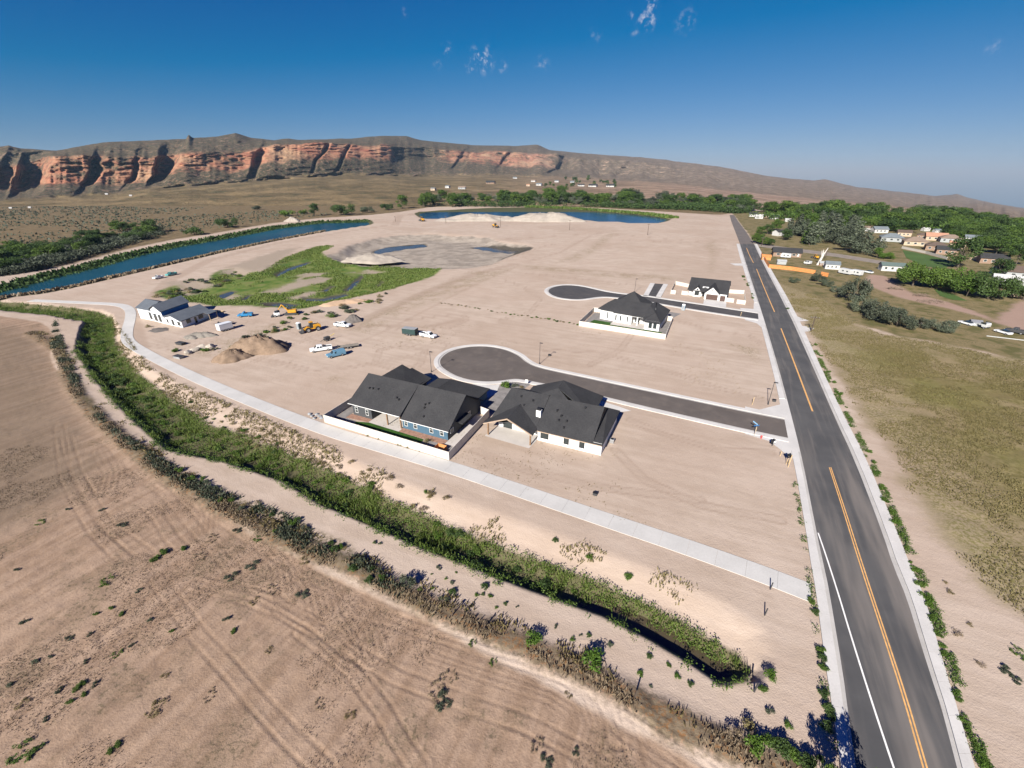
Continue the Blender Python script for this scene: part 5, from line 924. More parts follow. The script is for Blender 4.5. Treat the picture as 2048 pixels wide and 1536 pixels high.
def make(kind, leaf, seed, n):
    rg = np.random.default_rng(seed); cl, rr = [], []
    if kind == 'cotton':
        for i in range(20):
            a = rg.uniform(0, 6.28); t = rg.random(); r_ = .30 * math.sqrt(rg.random()) * (1 - .35 * abs(t - .35)); cl.append((r_ * math.cos(a), r_ * math.sin(a), .20 + .66 * t)); rr.append(rg.uniform(.09, .17))
        h0, r0, sz, fl = .3, .022, .023, .9
    elif kind == 'wide':
        for i in range(22):
            a = rg.uniform(0, 6.28); r_ = .55 * math.sqrt(rg.random()); cl.append((r_ * math.cos(a), r_ * math.sin(a), .2 + .58 * rg.random() * (1 - .6 * r_))); rr.append(rg.uniform(.12, .23))
        h0, r0, sz, fl = .22, .03, .024, .85
    elif kind == 'poplar':
        for i in range(15):
            t = i / 14; a = rg.uniform(0, 6.28); r_ = .10 * rg.random(); cl.append((r_ * math.cos(a), r_ * math.sin(a), .14 + .78 * t)); rr.append(.135 * (1 - .62 * t) * rg.uniform(.8, 1.25) + .02)
        h0, r0, sz, fl = .3, .018, .026, 1.25
    elif kind == 'shrub':
        for i in range(9):
            a = rg.uniform(0, 6.28); r_ = .5 * math.sqrt(rg.random()); cl.append((r_ * math.cos(a), r_ * math.sin(a), .2 + .45 * rg.random() * (1 - r_))); rr.append(rg.uniform(.2, .36))
        h0, r0, sz, fl = .2, .03, .052, .75
    elif kind == 'weed':
        for i in range(16):
            a = rg.uniform(0, 6.28); r_ = 1.0 * math.sqrt(rg.random()); cl.append((r_ * math.cos(a), r_ * .7 * math.sin(a), .12 + .25 * rg.random())); rr.append(rg.uniform(.1, .24))
        h0, r0, sz, fl = .2, .02, .045, .8
    key = (kind, leaf, seed); CROWN[key] = mesh_np('crown', leaf_quads(cl, rr, n, sz, rg, fl), quads(n), lm[leaf]); TRUNK[key] = trunk_mesh(sorted(cl, key=lambda c: -c[2])[::3], h0, r0, rg); return key
KINDS = {'cottonwood': [make('cotton', 'green', 1, 2600), make('cotton', 'dark', 2, 2600), make('cotton', 'green', 3, 2600), make('cotton', 'dark', 4, 2600)], 'bright': [make('cotton', 'bright', 5, 2600), make('wide', 'bright', 15, 4200)], 'olive': [make('wide', 'silver', 6, 4500), make('wide', 'grey', 7, 4500)], 'broad': [make('wide', 'green', 8, 5000), make('wide', 'dark', 9, 5000)], 'poplar': [make('poplar', 'grey', 10, 1300), make('poplar', 'green', 11, 1300), make('poplar', 'silver', 12, 1200)],
         'shrub': [make('shrub', 'green', 20, 900), make('shrub', 'dark', 21, 900), make('shrub', 'bright', 22, 900)], 'sage': [make('shrub', 'grey', 23, 800), make('shrub', 'silver', 24, 800)], 'drybush': [make('shrub', 'dry', 25, 360), make('shrub', 'brown', 26, 340), make('shrub', 'straw', 27, 340)], 'weed': [make('weed', 'green', 30, 900), make('weed', 'grey', 31, 900)], 'weed_dry': [make('weed', 'brown', 32, 650), make('weed', 'dry', 33, 650)]}
KNAME = {'cottonwood': 'cottonwood_tree', 'broad': 'shade_tree', 'olive': 'olive_tree', 'poplar': 'poplar_tree', 'bright': 'ash_tree', 'shrub': 'bushy_tree', 'sage': 'bushy_tree'}
ADJ = {'green': 'green', 'dark': 'dark green', 'bright': 'light green', 'silver': 'silvery', 'grey': 'grey green', 'dry': 'dry tan', 'brown': 'brown', 'straw': 'straw yellow'}
def named(label, group, key):
    if not label.startswith('*'): return label, group
    return ADJ[key[1]] + ' ' + label[1:], ADJ[key[1]] + ' ' + group
def tree(kind, px, py, hp, label, group, wide=1.0, name=None, cat='tree', k=None, meters=None):
    name = name or KNAME[kind]
    x, y, z = W(px, py); h = meters or max(.4, rise(y, z, py, hp)); key = KINDS[kind][rnd.randrange(len(KINDS[kind])) if k is None else k]
    label, group = named(label, group, key); r = thing(name, label, cat, (x, y, z), rnd.uniform(0, 6.28), group); r.scale = (h * wide, h * wide, h)
    link('crown', CROWN[key], r); link('trunk', TRUNK[key], r); return r
def shrub(kind, px, py, h, label, group, wide=1.0, name='shrub', k=None, xy=None, cat='shrub'):
    if xy is None: x, y, z = W(px, py)
    else: x, y = xy; z = float(gz(np.array([x]), np.array([y]))[0])
    key = KINDS[kind][rnd.randrange(len(KINDS[kind])) if k is None else k]
    label, group = named(label, group, key)
    return tag(link(name, CROWN[key], None, (x, y, z - .03), rnd.uniform(0, 6.28), (h * wide, h * wide, h)), label, cat, group)
def in_px(poly, n, rs):
    P = np.array(poly, float); res = []
    while len(res) < n:
        x, y = rs.uniform(P[:, 0].min(), P[:, 0].max()), rs.uniform(P[:, 1].min(), P[:, 1].max())
        if inside(np.array([x]), np.array([y]), poly)[0]: res.append((x, y))
    return sorted(res, key=lambda q: q[1])
# --- the belt of cottonwoods beyond the pond
HOUSEPX = []
for x, y in in_px([(862, 409), (1000, 413), (1150, 411), (1262, 416), (1380, 419), (1470, 426), (1500, 424), (1500, 408), (1300, 400), (1100, 396), (1000, 398), (870, 402)], 125, rnd): tree('cottonwood' if rnd.random() < .7 else 'olive', x, y, rnd.uniform(15, 28), '*tree in the long belt beyond the blue pond', 'trees beyond the pond', rnd.uniform(1.3, 2.0))
for x, y in in_px([(835, 418), (870, 416), (935, 416), (930, 405), (860, 404)], 8, rnd): tree('cottonwood', x, y, rnd.uniform(20, 32), 'large round cottonwood at the left end of the pond', 'large trees at the pond end', 1.3)
for px, py, hp, kd, lb in ((630, 432, 28, 'cottonwood', 'round dark tree standing alone beyond the river bend'), (688, 430, 29, 'broad', 'broad dark tree beyond the river next to the gravel cone'), (805, 417, 29, 'cottonwood', 'round tree by the haul road junction'), (775, 420, 17, 'broad', 'low broad tree beside the haul road junction'), (456, 455, 25, 'broad', 'leafy tree on the far river bank'), (389, 470, 22, 'shrub', 'bushy small tree on the far river bank'), (575, 432, 18, 'shrub', 'bushy tree behind the pale gravel cone'), (735, 425, 17, 'olive', 'silvery tree near the river bend'), (607, 428, 14, 'shrub', 'dark bush on the plain behind the gravel cone'), (515, 420, 13, 'sage', 'grey bush on the plain beyond the river')): tree(kd, px, py, hp, lb, None, 1.35)
for x, y in in_px([(-40, 515), (-40, 556), (60, 540), (150, 517), (240, 490), (310, 468), (330, 455), (290, 452), (180, 475), (60, 500)], 62, rnd): tree('cottonwood' if rnd.random() < .55 else 'broad', x, y, rnd.uniform(14, 33), *((lambda q: ('leafy tree in the far bank thicket ' + q, 'far bank trees ' + q))('below the first cliff shadow' if x < 90 else 'across from the path bend' if x < 200 else 'across from the levee trucks')), rnd.uniform(1.3, 1.9))
# --- far houses on the rising ground
def cottage(label, px, py, wp, wallm, roofm, rz, group=None, ratio=.7, wall=2.8, hip=False, name='house', nw=3):
    x, y, z = W(px, py); wd = wp * mpp(x, y, z); dp = wd * ratio; wall = min(wall, wd * .4); r = thing(name, label, 'house' if name == 'house' else 'shed', (x, y, z), rz, group); a, b = wd / 2, dp / 2; rd = wall + dp * .26; o = wd * .04
    MB().wall([(-a, -b), (a, -b), (a, b), (-a, b)], wall).build('wall', wallm, r)
    if hip: slabpart(r, 'roof', [[(-a - o, -b - o, wall), (a + o, -b - o, wall), (a - b, 0, rd), (-a + b, 0, rd)], [(a + o, b + o, wall), (-a - o, b + o, wall), (-a + b, .02, rd), (a - b, .02, rd)], [(a + o, -b - o + .02, wall), (a + o, b + o - .02, wall), (a - b + .02, 0, rd)], [(-a - o, b + o - .02, wall), (-a - o, -b - o + .02, wall), (-a + b - .02, 0, rd)]], roofm, wd * .012)
    else:
        slabpart(r, 'roof', [[(-a - o, -b - o, wall - .1), (a + o, -b - o, wall - .1), (a + o, 0, rd), (-a - o, 0, rd)], [(a + o, b + o, wall - .1), (-a - o, b + o, wall - .1), (-a - o, .02, rd), (a + o, .02, rd)]], roofm, wd * .012)
        for s_ in (-1, 1): MB().tri((s_ * a, -b, wall - .05), (s_ * a, b, wall - .05), (s_ * a, 0, rd - .1)).build('gable', wallm, r)
    for k in range(nw): window(r, -a + wd * (.12 + .28 * k), -b, wall * .32, wd * .12, wall * .42, bars=0)
    return r
cw_, ct_, cb_, cg_ = M('wall_white', (.44, .43, .415), .8, .08), M('wall_tan', (.42, .32, .23), .85, .1), M('wall_brown', (.24, .16, .115), .85, .1), M('wall_grey', (.3, .31, .31), .85, .1)
rt_, rb_, rg_, rd_, ro2 = shingle_mat('tan_shingles', (.17, .125, .095), (.24, .18, .14)), shingle_mat('brown_shingles', (.085, .06, .048), (.13, .095, .075)), shingle_mat('bluegrey_shingles', (.11, .13, .145), (.17, .19, .2)), roof_m, shingle_mat('terracotta_roof', (.33, .17, .11), (.42, .24, .16))
for i, (px, py, wp, wl, rf_, lb) in enumerate(((982, 367, 17, cb_, rd_, 'dark roofed house on the slope above the pond'), (1068, 364, 9, cw_, rt_, 'tiny white house on the slope with tan roof'), (1078, 371, 11, cw_, rg_, 'small white house below another on the slope'), (1056, 372, 7, ct_, ro2, 'tiny yellowish house on the slope'), (1114, 364, 8, cw_, rg_, 'small pale house among slope trees'), (1145, 365, 8, cg_, rg_, 'small grey house among slope trees'), (1162, 373, 12, cw_, rd_, 'white house with dark roof at the slope foot'), (1186, 374, 16, cw_, rd_, 'long white house with dark roof on the slope'), (1222, 374, 16, cw_, rd_, 'wide white house at the east end of the slope row'), (1030, 358, 8, cw_, rg_, 'small white house high on the slope'), (925, 378, 14, cg_, rt_, 'low grey building beyond the left pond trees'), (866, 381, 10, ct_, rg_, 'small tan plant building on the plain'), (895, 376, 9, cw_, rg_, 'small pale plant building on the plain'))):
    cottage(lb, px, py, wp, wl, rf_, R(rnd.uniform(-30, 10)), None, .6, 4.5, nw=2)
for x, y in in_px([(1080, 362), (1180, 358), (1240, 366), (1230, 376), (1090, 374)], 26, rnd): tree('cottonwood', x, y, rnd.uniform(5, 9), 'small dark tree among the houses on the slope', 'trees on the far slope', 1.4)
for px, py, wp, lb in ((1300, 412, 8, 'blue container on the far shore of the pond'), (1266, 414, 8, 'grey silo shed on the far pond shore'), (1286, 414, 8, 'white site shed on the far pond shore'), (1210, 412, 8, 'small blue shed on the far pond bank'), (1301, 416, 9, 'red and white site cabin by the pond')):
    cottage(lb, px, py, wp, {'b': M('shed_blue', (.06, .12, .3), .6, .1), 'g': cg_, 'w': cw_, 's': M('shed_blue', (.06, .12, .3)), 'r': ct_}[lb[0]], {'r': ro2}.get(lb[0], rg_), R(-15), None, .8, 4.0, name='site_shed', nw=1)
for px, py, hs in ((60 / 1.0, 416, 3.5), (213, 389, 4), (263, 392, 3), (22, 417, 3.5)): cottage('lone pale outbuilding on the plain under the cliffs', px, py, 4.5, cw_, cw_, R(20), 'outbuildings under the cliffs', .7, 3, name='outbuilding', nw=1)
# --- the neighbourhood right of the road
NB = [(1506, 433, 15, cw_, rd_, 'white house with dark roof where the old road leaves', 0), (1517, 437, 14, cw_, cw_, 'white garage beside the old road', 0), (1533, 436, 12, cb_, rd_, 'brown cottage behind the yellow grass', 0), (1547, 438, 16, cw_, rg_, 'pale grey house behind the yellow grass', 0), (1575, 443, 10, cw_, cw_, 'white shed behind the poplar grove', 0), (1557, 471, 20, cw_, rd_, 'dark roofed white cottage in the trees beside the old road', 40), (1707, 460, 18, ct_, ro2, 'terracotta roofed house at the far end of the poplar grove', 0), (1728, 462, 16, cw_, rt_, 'pale house next to the terracotta roofed one', 0), (1757, 465, 24, cw_, rg_, 'two storey pale blue house with white rails', 10), (1781, 482, 36, cg_, rg_, 'grey house with broad hipped blue grey roof', -10),
      (1806, 472, 22, ct_, rb_, 'brown roofed house behind the blue grey one', -10), (1828, 490, 38, ct_, rt_, 'tan hipped house facing the green pasture', -10), (1846, 478, 22, cb_, rb_, 'brown house behind the tan hipped one', -20), (1869, 480, 32, ct_, ro2, 'salmon roofed house with pale walls', -12), (1898, 484, 32, cg_, rt_, 'grey and tan hipped house at the pasture corner', -12), (1870, 500, 34, cb_, rb_, 'brown hipped house bordering the green pasture', -14), (1890, 508, 32, cb_, rd_, 'dark brown house with low porch by the pasture', -14), (1912, 496, 24, ct_, ro2, 'small tan house with salmon roof behind the dark one', -20), (1955, 520, 20, ct_, rt_, 'cream gabled house beside the big dark tree', 25), (1982, 526, 40, cb_, rd_, 'brown house with dark panelled roof', -14), (2030, 496, 26, cw_, cw_, 'white building in the trees at the east edge', -10), (1942, 483, 24, cw_, rg_, 'pale house half hidden by the east trees', -12), (1995, 548, 22, cw_, rg_, 'white shed below the panelled roof house', -16), (2022, 553, 50, cg_, rb_, 'long grey house with brown roof at the east edge', -16), (2012, 572, 46, cw_, cw_, 'long white mobile home under the trees', -18), (2036, 592, 36, ct_, cw_, 'cream shed row with shadow under its eave', -20), (1850, 462, 12, cw_, cw_, 'white gable among the dark crowns', 20), (1873, 465, 12, cw_, rg_, 'pale house deep in the trees', 15)]
for px, py, wp, wl, rf_, lb, rz in NB: cottage(lb, px, py, wp, wl, rf_, R(rz - 20), None, .72, 3.2, hip=('hipped' in lb)); HOUSEPX.append((px, py, wp))
cottage('ranch house with dark roof beside the lane', 1571, 512, 48, cb_, rd_, R(-22), None, .55, 3.0); cottage('white walled shed with blue grey roof near the dead tree', 1662, 537, 24, cw_, rg_, R(-25), None, .8, 3.2, name='shed'); cottage('white shed with green grey roof beside the lane', 1781, 541, 38, cw_, M('green_roof', (.09, .12, .11), .8, .1), R(-20), None, .5, 3.0, name='shed'); cottage('dark open shed under the cottonwoods', 1886, 566, 26, cb_, rb_, R(-22), None, .5, 2.8, name='shed', nw=1); cottage('small stone cabin beside the dead tree', 1645, 531, 14, cb_, cg_, R(-20), None, .8, 2.4, name='shed', nw=2); cottage('grey metal shed standing in the dirt lot', 1949, 650, 17, cg_, metal_m, R(-25), None, .9, 2.6, name='shed', nw=1); cottage('grey shed with orange end behind the orange fence', 1562, 528, 16, cg_, cg_, R(-20), None, .6, 2.3, name='shed', nw=1)
def avoid(x, y, h):
    for hx, hy, wp in HOUSEPX:
        if abs(x - hx) < wp * .55 + 4 and hy - 3 < y < hy + h * .95 + 3: return True
    return False
cnt = 0
for x, y in in_px([(1480, 430), (1530, 424), (1620, 420), (1720, 424), (1850, 430), (1990, 446), (2110, 455), (2110, 520), (2030, 512), (1960, 505), (1930, 485), (1850, 474), (1770, 468), (1740, 470), (1690, 450), (1600, 446), (1520, 440)], 230, rnd):
    h = rnd.uniform(17, 33)
    if avoid(x, y, h): continue
    near = min(NB, key=lambda q: abs(q[0] - x) + 2.5 * abs(q[1] - y))[5]; kd = 'cottonwood' if rnd.random() < .55 else 'broad'
    tree(kd, x, y, h, ('leafy tree beside the ' if kd == 'cottonwood' else 'broad tree beside the ') + near, 'trees by the ' + near, rnd.uniform(1.35, 1.95)); cnt += 1
for x, y in in_px([(1585, 492), (1640, 500), (1735, 512), (1748, 500), (1700, 470), (1640, 452), (1580, 456), (1572, 480)], 34, rnd): tree('poplar' if rnd.random() < .8 else 'olive', x, y, rnd.uniform(36, 52) * (.8 if y < 470 else 1), '*tall tree in the dense grove beside the lane', 'poplar grove', rnd.uniform(1.2, 1.7))
for px, py, hp in ((1512, 486, 22), (1522, 489, 20), (1533, 491, 18), (1541, 492, 16), (1520, 472, 20), (1535, 468, 22), (1552, 462, 26), (1570, 480, 24)): tree('cottonwood', px, py, hp, 'round green tree at the corner of the old road and lane', 'corner trees', 1.5)
for px, py, hp, kd, wd, lb, kk in ((1915, 535, 68, 'cottonwood', 1.1, 'tall dark cottonwood behind the pasture corner', 1), (1825, 572, 62, 'broad', 1.0, 'broad green cottonwood at the left end of the shade row', 0), (1862, 575, 58, 'broad', 1.0, 'broad cottonwood beside the dark open shed', 0), (1935, 590, 62, 'broad', 1.05, 'wide cottonwood over the shade row', 0), (1975, 598, 66, 'broad', .9, 'tall grey green tree with a leaning bare limb', 1), (1932, 593, 38, 'bright', .95, 'bright green round tree on the lawn edge', 0), (1897, 572, 50, 'bright', 1.0, 'light green tree behind the open shed', 1), (1753, 516, 22, 'bright', 1.3, 'small yellow green tree by the lane', 0), (1768, 517, 19, 'bright', 1.3, 'second small yellow green tree by the lane', 1), (1995, 555, 42, 'cottonwood', 1.2, 'dark tree between the panelled roof house and sheds', 1), (2030, 530, 46, 'cottonwood', 1.3, 'dark round tree at the east edge lawn', 3), (2046, 600, 40, 'broad', 1.0, 'dark tree overhanging the cream sheds', 1)): tree(kd, px, py, hp, lb, None, wd, k=kk)
for px, py, hp, wd, lb in ((1703, 600, 58, .75, 'tall silvery olive tree below the parked campers'), (1722, 622, 38, 1.0, 'round silvery olive tree at the meadow edge'), (1758, 640, 48, 1.1, 'large silvery olive tree at the meadow edge'), (1793, 652, 44, 1.1, 'wide silvery olive tree with pale leaves'), (1838, 655, 26, 1.1, 'small silvery olive tree beside the white pipe'), (1880, 662, 30, 1.2, 'low wide silvery olive tree by the dirt lot'), (1636, 563, 20, 1.2, 'grey olive bush against the orange fence'), (1652, 572, 17, 1.3, 'grey olive bush beyond the orange fence end'), (1672, 584, 15, 1.3, 'pale low olive bush on the meadow edge'), (1586, 565, 13, 1.3, 'lone grey bush in the meadow near the orange fence')): tree('olive', px, py, hp, lb, None, wd)
# dead bleached tree
x, y, z = W(1635, 530); h = rise(y, z, 530, 34); r = thing('dead_tree', 'bleached leafless dead tree trunk leaning beside the shed', 'tree', (x, y, z)); MB().tube((0, 0, -.2), (1.6, 0, h * .6), .75, .5, 8).build('trunk', pale_bark, r)
for a, b in (((1.6, 0, h * .6), (3.4, .3, h)), ((1.2, 0, h * .45), (.2, .2, h * .85)), ((1.5, 0, h * .55), (1.2, .4, h * .9))): MB().tube(a, b, .38, .16, 6).build('limb', pale_bark, r)
# orange board fence
root = thing('origin_tmp', 'x', 'x', (0, 0, 0)); oran_m = M('orange_boards', (.50, .20, .065), .8, .22, .6)
fence('bright orange board fence along the roadside yard', root, 0, GP([(1522, 511), (1537, 536), (1584, 541), (1629, 548)]), 2.0, oran_m, 2.2, 'board_fence', .06); fence('short orange board fence end behind the grey bush', root, 0, GP([(1641, 551), (1655, 554)]), 2.0, oran_m, 2.2, 'board_fence', .06)
fence('pale long pasture wall below the tan houses', root, 0, GP([(1803, 497), (1850, 507), (1893, 519)]), 1.6, cream_m, 6., 'pasture_wall', .1)
bpy.data.objects.remove(root)
cottage('orange timber shed at the road corner of the yard', 1531, 519, 16, oran_m, oran_m, R(-20), None, .8, 3., name='shed', nw=1)
sheet('pasture', GP([(1805, 500), (1850, 509), (1895, 520), (1912, 530), (1880, 538), (1840, 530), (1812, 515)]), .08, M('pasture_grass', (.055, .10, .02), .95, .2, .05)); sheet('pasture', GP([(1868, 578), (1905, 588), (1935, 602), (1905, 600), (1880, 592)]), .08, _mats['pasture_grass'])
# campers, trailers and cars in the yards
def camper(label, p0, p1, mat=None, h=2.9, name='camper', cat='camper'):
    loc, rz = at(p0, p1); r = thing(name, label, cat, loc, rz); L = math.hypot(*(np.array(G(*p1)) - np.array(G(*p0)))) / 2
    MB().prism([(-L, .6), (L - .4, .5), (L, 1.2), (L - .5, h), (-L + .2, h), (-L, h - .4)], -1.2, 1.2).build('body', mat or M('camper_white', (.46, .46, .45), .4, .08), r, bevel=.08)
    for s_ in (-1, 1):
        for k in range(2): MB().box(-L * .6 + k * L * .7, -L * .6 + k * L * .7 + .9, s_ * 1.21 - .02, s_ * 1.21 + .02, 1.5, 2.1).build('window', glass_m, r)
        wheel(r, -.3, s_ * 1.1, .36, .24)
    return r
camper('white camper van with dark windscreen in the yard', (1702, 551), (1678, 546)); camper('white travel trailer behind the silvery tree', (1722, 553), (1702, 549)); camper('white box truck beside the ranch house', (1581, 517), (1560, 515)); camper('second white truck beside the ranch house', (1597, 515), (1583, 514), h=2.4); camper('small white tank trailer in the green yard', (1621, 530), (1608, 528), h=2.0); camper('white trailer parked in the east dirt lot', (1975, 658), (1963, 655), h=1.9)
def car(label, p0, p1, mat):
    loc, rz = at(p0, p1); r = thing('car', label, 'car', loc, rz); MB().prism([(-2.2, .35), (2.2, .35), (2.25, .75), (1.0, .9), (-2.2, .95)], -.85, .85).build('body', mat, r, bevel=.06); MB().hull([(-1.7, -.78, .9), (1.0, -.78, .9), (1.0, .78, .9), (-1.7, .78, .9)], [(-1.1, -.62, 1.42), (.3, -.62, 1.42), (.3, .62, 1.42), (-1.1, .62, 1.42)]).build('cabin', glass_m, r)
    for s_ in (-1, 1):
        for xx in (-1.35, 1.35): wheel(r, xx, s_ * .8, .31, .2)
car('white sedan on the dirt drive by the campers', (1742, 547), (1730, 545), wpaint); pickup('dark pickup with trailer at the east lot edge', (2040, 668), (2020, 664), steel_m, L=5.2); car('white car parked below the white shed', (2012, 669), (1998, 665), wpaint); car('pale car near the grey metal shed', (1935, 650), (1928, 648), wpaint); loader('yellow backhoe standing by the dead tree', (1633, 518), (1626, 516), .8)
for px, py, rx in ((1862, 604, 5.5), (1842, 592, 3.5), (1790, 578, 4.)):
    x, y, z = W(px, py); b = MB(); rg = random.Random(px)
    for i in range(60):
        a = rg.uniform(0, 6.28); q = rg.random() ** .6; c = Vector((math.cos(a) * rx * q, math.sin(a) * rx * .55 * q, .2 + (1 - q) * 1.2 * rg.random())); d = Vector((rg.uniform(-1, 1), rg.uniform(-1, 1), rg.uniform(-.25, .4))) * 1.3; b.tube(c - d, c + d, .09, .04, 4)
    o = b.build('brush_pile', M('dead_branches', (.19, .14, .105), .9, .25), None); o.location = (x, y, z); tag(o, 'pile of dead branches heaped in the dirt lot', 'brush', 'brush piles in the dirt lot')
for px, py, ln, lb in ((1822, 645, 6, 'white pipe lying at the meadow edge by the olive trees'), (2010, 677, 9, 'long white pipe lying at the east lot edge')):
    x, y, z = W(px, py); r = MB().tube((-ln / 2, 0, .14), (ln / 2, 0, .14), .15, n=8).build('pipe', M('pipe_white', (.36, .36, .35), .6, .1), None); r.location = (x, y, z); r.rotation_euler = (0, 0, R(-28)); tag(r, lb, 'pipe')

# --- ditch growth: willows and reeds, a thick mass
def scatter(poly, n, rg):
    P = np.array(poly); out_ = []
    while sum(map(len, out_)) < n:
        x = rg.uniform(P[:, 0].min(), P[:, 0].max(), n * 3); y = rg.uniform(P[:, 1].min(), P[:, 1].max(), n * 3); k = inside(x, y, poly); out_.append(np.stack([x[k], y[k]], 1))
    return np.concatenate(out_)[:n]
def tufts(name, XY, hgt, wid, mat, rg, label, per=3, jit=.25, zoff=0., cat='plants'):
    "upright blades and sprays rooted at the given places, one mass"
    n = len(XY); Z = gz(XY[:, 0], XY[:, 1]) + zoff; V = []
    for k in range(per):
        a = rg.uniform(0, 6.283, n); h = hgt * (.5 + .8 * rg.random(n)) if np.isscalar(hgt) else hgt * (.6 + .6 * rg.random(n)); wd = wid * (.5 + .9 * rg.random(n))
        ox, oy = XY[:, 0] + jit * rg.standard_normal(n), XY[:, 1] + jit * rg.standard_normal(n); lx, ly = rg.standard_normal((2, n)) * .35 * h
        dx, dy = np.cos(a) * wd, np.sin(a) * wd
        p = lambda x, y, z: np.stack([x, y, z], 1)
        V.append(np.stack([p(ox - dx, oy - dy, Z - .02), p(ox + dx, oy + dy, Z - .02), p(ox + lx + dx * .5, oy + ly + dy * .5, Z + h), p(ox + lx - dx * .5, oy + ly - dy * .5, Z + h)], 1).reshape(-1, 3))
    V = np.concatenate(V); return tag(link(name, mesh_np(name, V, quads(len(V) // 4), mat)), label, cat, kind='stuff')
def thicket(name, XY, r_, h, leaf, per, mat, rg, label, cat='plants'):
    "low leafy mass: a small clump of leaf sprays at each of the given places"
    n = len(XY); Z = gz(XY[:, 0], XY[:, 1]); hh = h * (.5 + .9 * fbm(XY[:, 0] * .3 / max(r_, .5), XY[:, 1] * .3 / max(r_, .5), 71, 2) + .25 * rg.random(n)); k = np.repeat(np.arange(n), per); m = n * per
    c = np.stack([XY[k, 0] + r_ * rg.standard_normal(m) * .6, XY[k, 1] + r_ * rg.standard_normal(m) * .6, Z[k] + hh[k] * rg.random(m) ** .7], 1)
    nn = rg.standard_normal((m, 3)) + np.array([0, 0, .5]); nn /= np.linalg.norm(nn, axis=1)[:, None]; a = np.cross(nn, rg.standard_normal((m, 3))); a /= np.linalg.norm(a, axis=1)[:, None]; b = np.cross(nn, a)
    s1 = leaf * (.6 + .9 * rg.random(m))[:, None]; s2 = s1 * (.45 + .4 * rg.random(m))[:, None]
    V = np.stack([c - a * s1, c - b * s2, c + a * s1, c + b * s2], 1).reshape(-1, 3); return tag(link(name, mesh_np(name, V, quads(m), mat)), label, cat, kind='stuff')
rg = np.random.default_rng(3)
XY = scatter(DITCH, 36000, rg); n_ = fbm(XY[:, 0] * .25, XY[:, 1] * .25, 51, 3); dd = d_poly(XY[:, 0], XY[:, 1], DITCH); wd_ = d_poly(XY[:, 0], XY[:, 1], cw)
keep = (n_ > .36) & ~(wd_ < -.2) & (dd < -.25); XY = XY[keep]; n_ = n_[keep]
h1 = n_ < .5
tufts('ditch_reeds', XY[h1], .7, .055, lm['reed'], rg, 'green reeds and grass filling the drainage ditch', 3); thicket('ditch_weeds', XY[~h1][::3], .42, .75, .10, 7, lm['green'], rg, 'tall green weeds crowding the drainage ditch')
XY = scatter(BANK, 5200, rg); n_ = fbm(XY[:, 0] * .2, XY[:, 1] * .2, 53, 3); up = XY[:, 0] < G(860, 1000)[0]; XY = XY[(n_ > .66) | (up & (n_ > .44))]; tufts('bank_weeds', XY, .38, .08, lm['straw'], rg, 'sparse yellowing weeds on the canal bank slope', 3)
def along(P, n, w0, w1, rg):
    Q = resample(P, 2000); k = rg.integers(1, 1998, n); tv = Q[k + 1] - Q[k - 1]; tv /= np.hypot(*tv.T)[:, None]; o = rg.uniform(w0, w1, n)[:, None]; return Q[k] + np.stack([tv[:, 1], -tv[:, 0]], 1) * o
WL = smooth(WEED, 1)
XY = along(WL, 7000, -.9, 1.0, rg); XY = XY[fbm(XY[:, 0] * .3, XY[:, 1] * .3, 55, 3) > .5]; tufts('field_edge_weeds', XY, .3, .07, lm['brown'], rg, 'strip of dead brown weeds along the field edge', 2)
XY = along(WL, 3200, -2.6, -.4, rg); XY = XY[fbm(XY[:, 0] * .3, XY[:, 1] * .3, 57, 3) > .52]; tufts('field_edge_straw', XY, .32, .09, lm['dry'], rg, 'rusty straw grass beside the dead weed strip', 3)
XY = scatter(SCRUB, 3800, rg); XY = XY[fbm(XY[:, 0] * .3, XY[:, 1] * .3, 58, 3) > .54]; tufts('scrub_weeds', XY, .4, .11, lm['grey'], rg, 'olive green scrub between the field and the canal bench', 3)
XY = scatter([p for p in GRASS if p[0] < 230], 52000, rg); k = (XY[:, 1] < 190) & (fbm(XY[:, 0] * .12, XY[:, 1] * .12, 59, 4) > .42); tufts('meadow_grass', XY[k], .2, .07, lm['meadow'], rg, 'dry olive meadow grass right of the road', 3, .3)
XY = scatter(WET, 16000, rg); XY = XY[(fbm(XY[:, 0] * .06, XY[:, 1] * .06, 61, 4) > .4) & (np.minimum.reduce([d_poly(XY[:, 0], XY[:, 1], q) for q in SAND + PUD]) > .5)]; tufts('marsh_reeds', XY, .5, .16, lm['reed'], rg, 'bright green reeds covering the marsh', 3, .6)
RV = np.array(RIVER); lowbank = [tuple(p) for p in RV[13:]]; upbank = [tuple(p) for p in RV[:12]]
XY = along(lowbank, 2600, -1.5, 3.0, rg); tufts('river_bank_brush', XY, 1.3, .5, lm['brown'], rg, 'dark brush along the near river bank', 3, .6); XY = along(upbank, 3200, -1., 8.0, rg); tufts('far_bank_brush', XY, 1.8, .8, lm['dark'], rg, 'dark green brush along the far river bank', 3, .8)
PB = np.array(POND); XY = along([tuple(p) for p in PB[4:9]], 1500, -14, -2., rg); tufts('pond_reeds', XY, 2.2, 1.0, lm['reed'], rg, 'green reeds on the far shore of the pond', 3, 1.2)
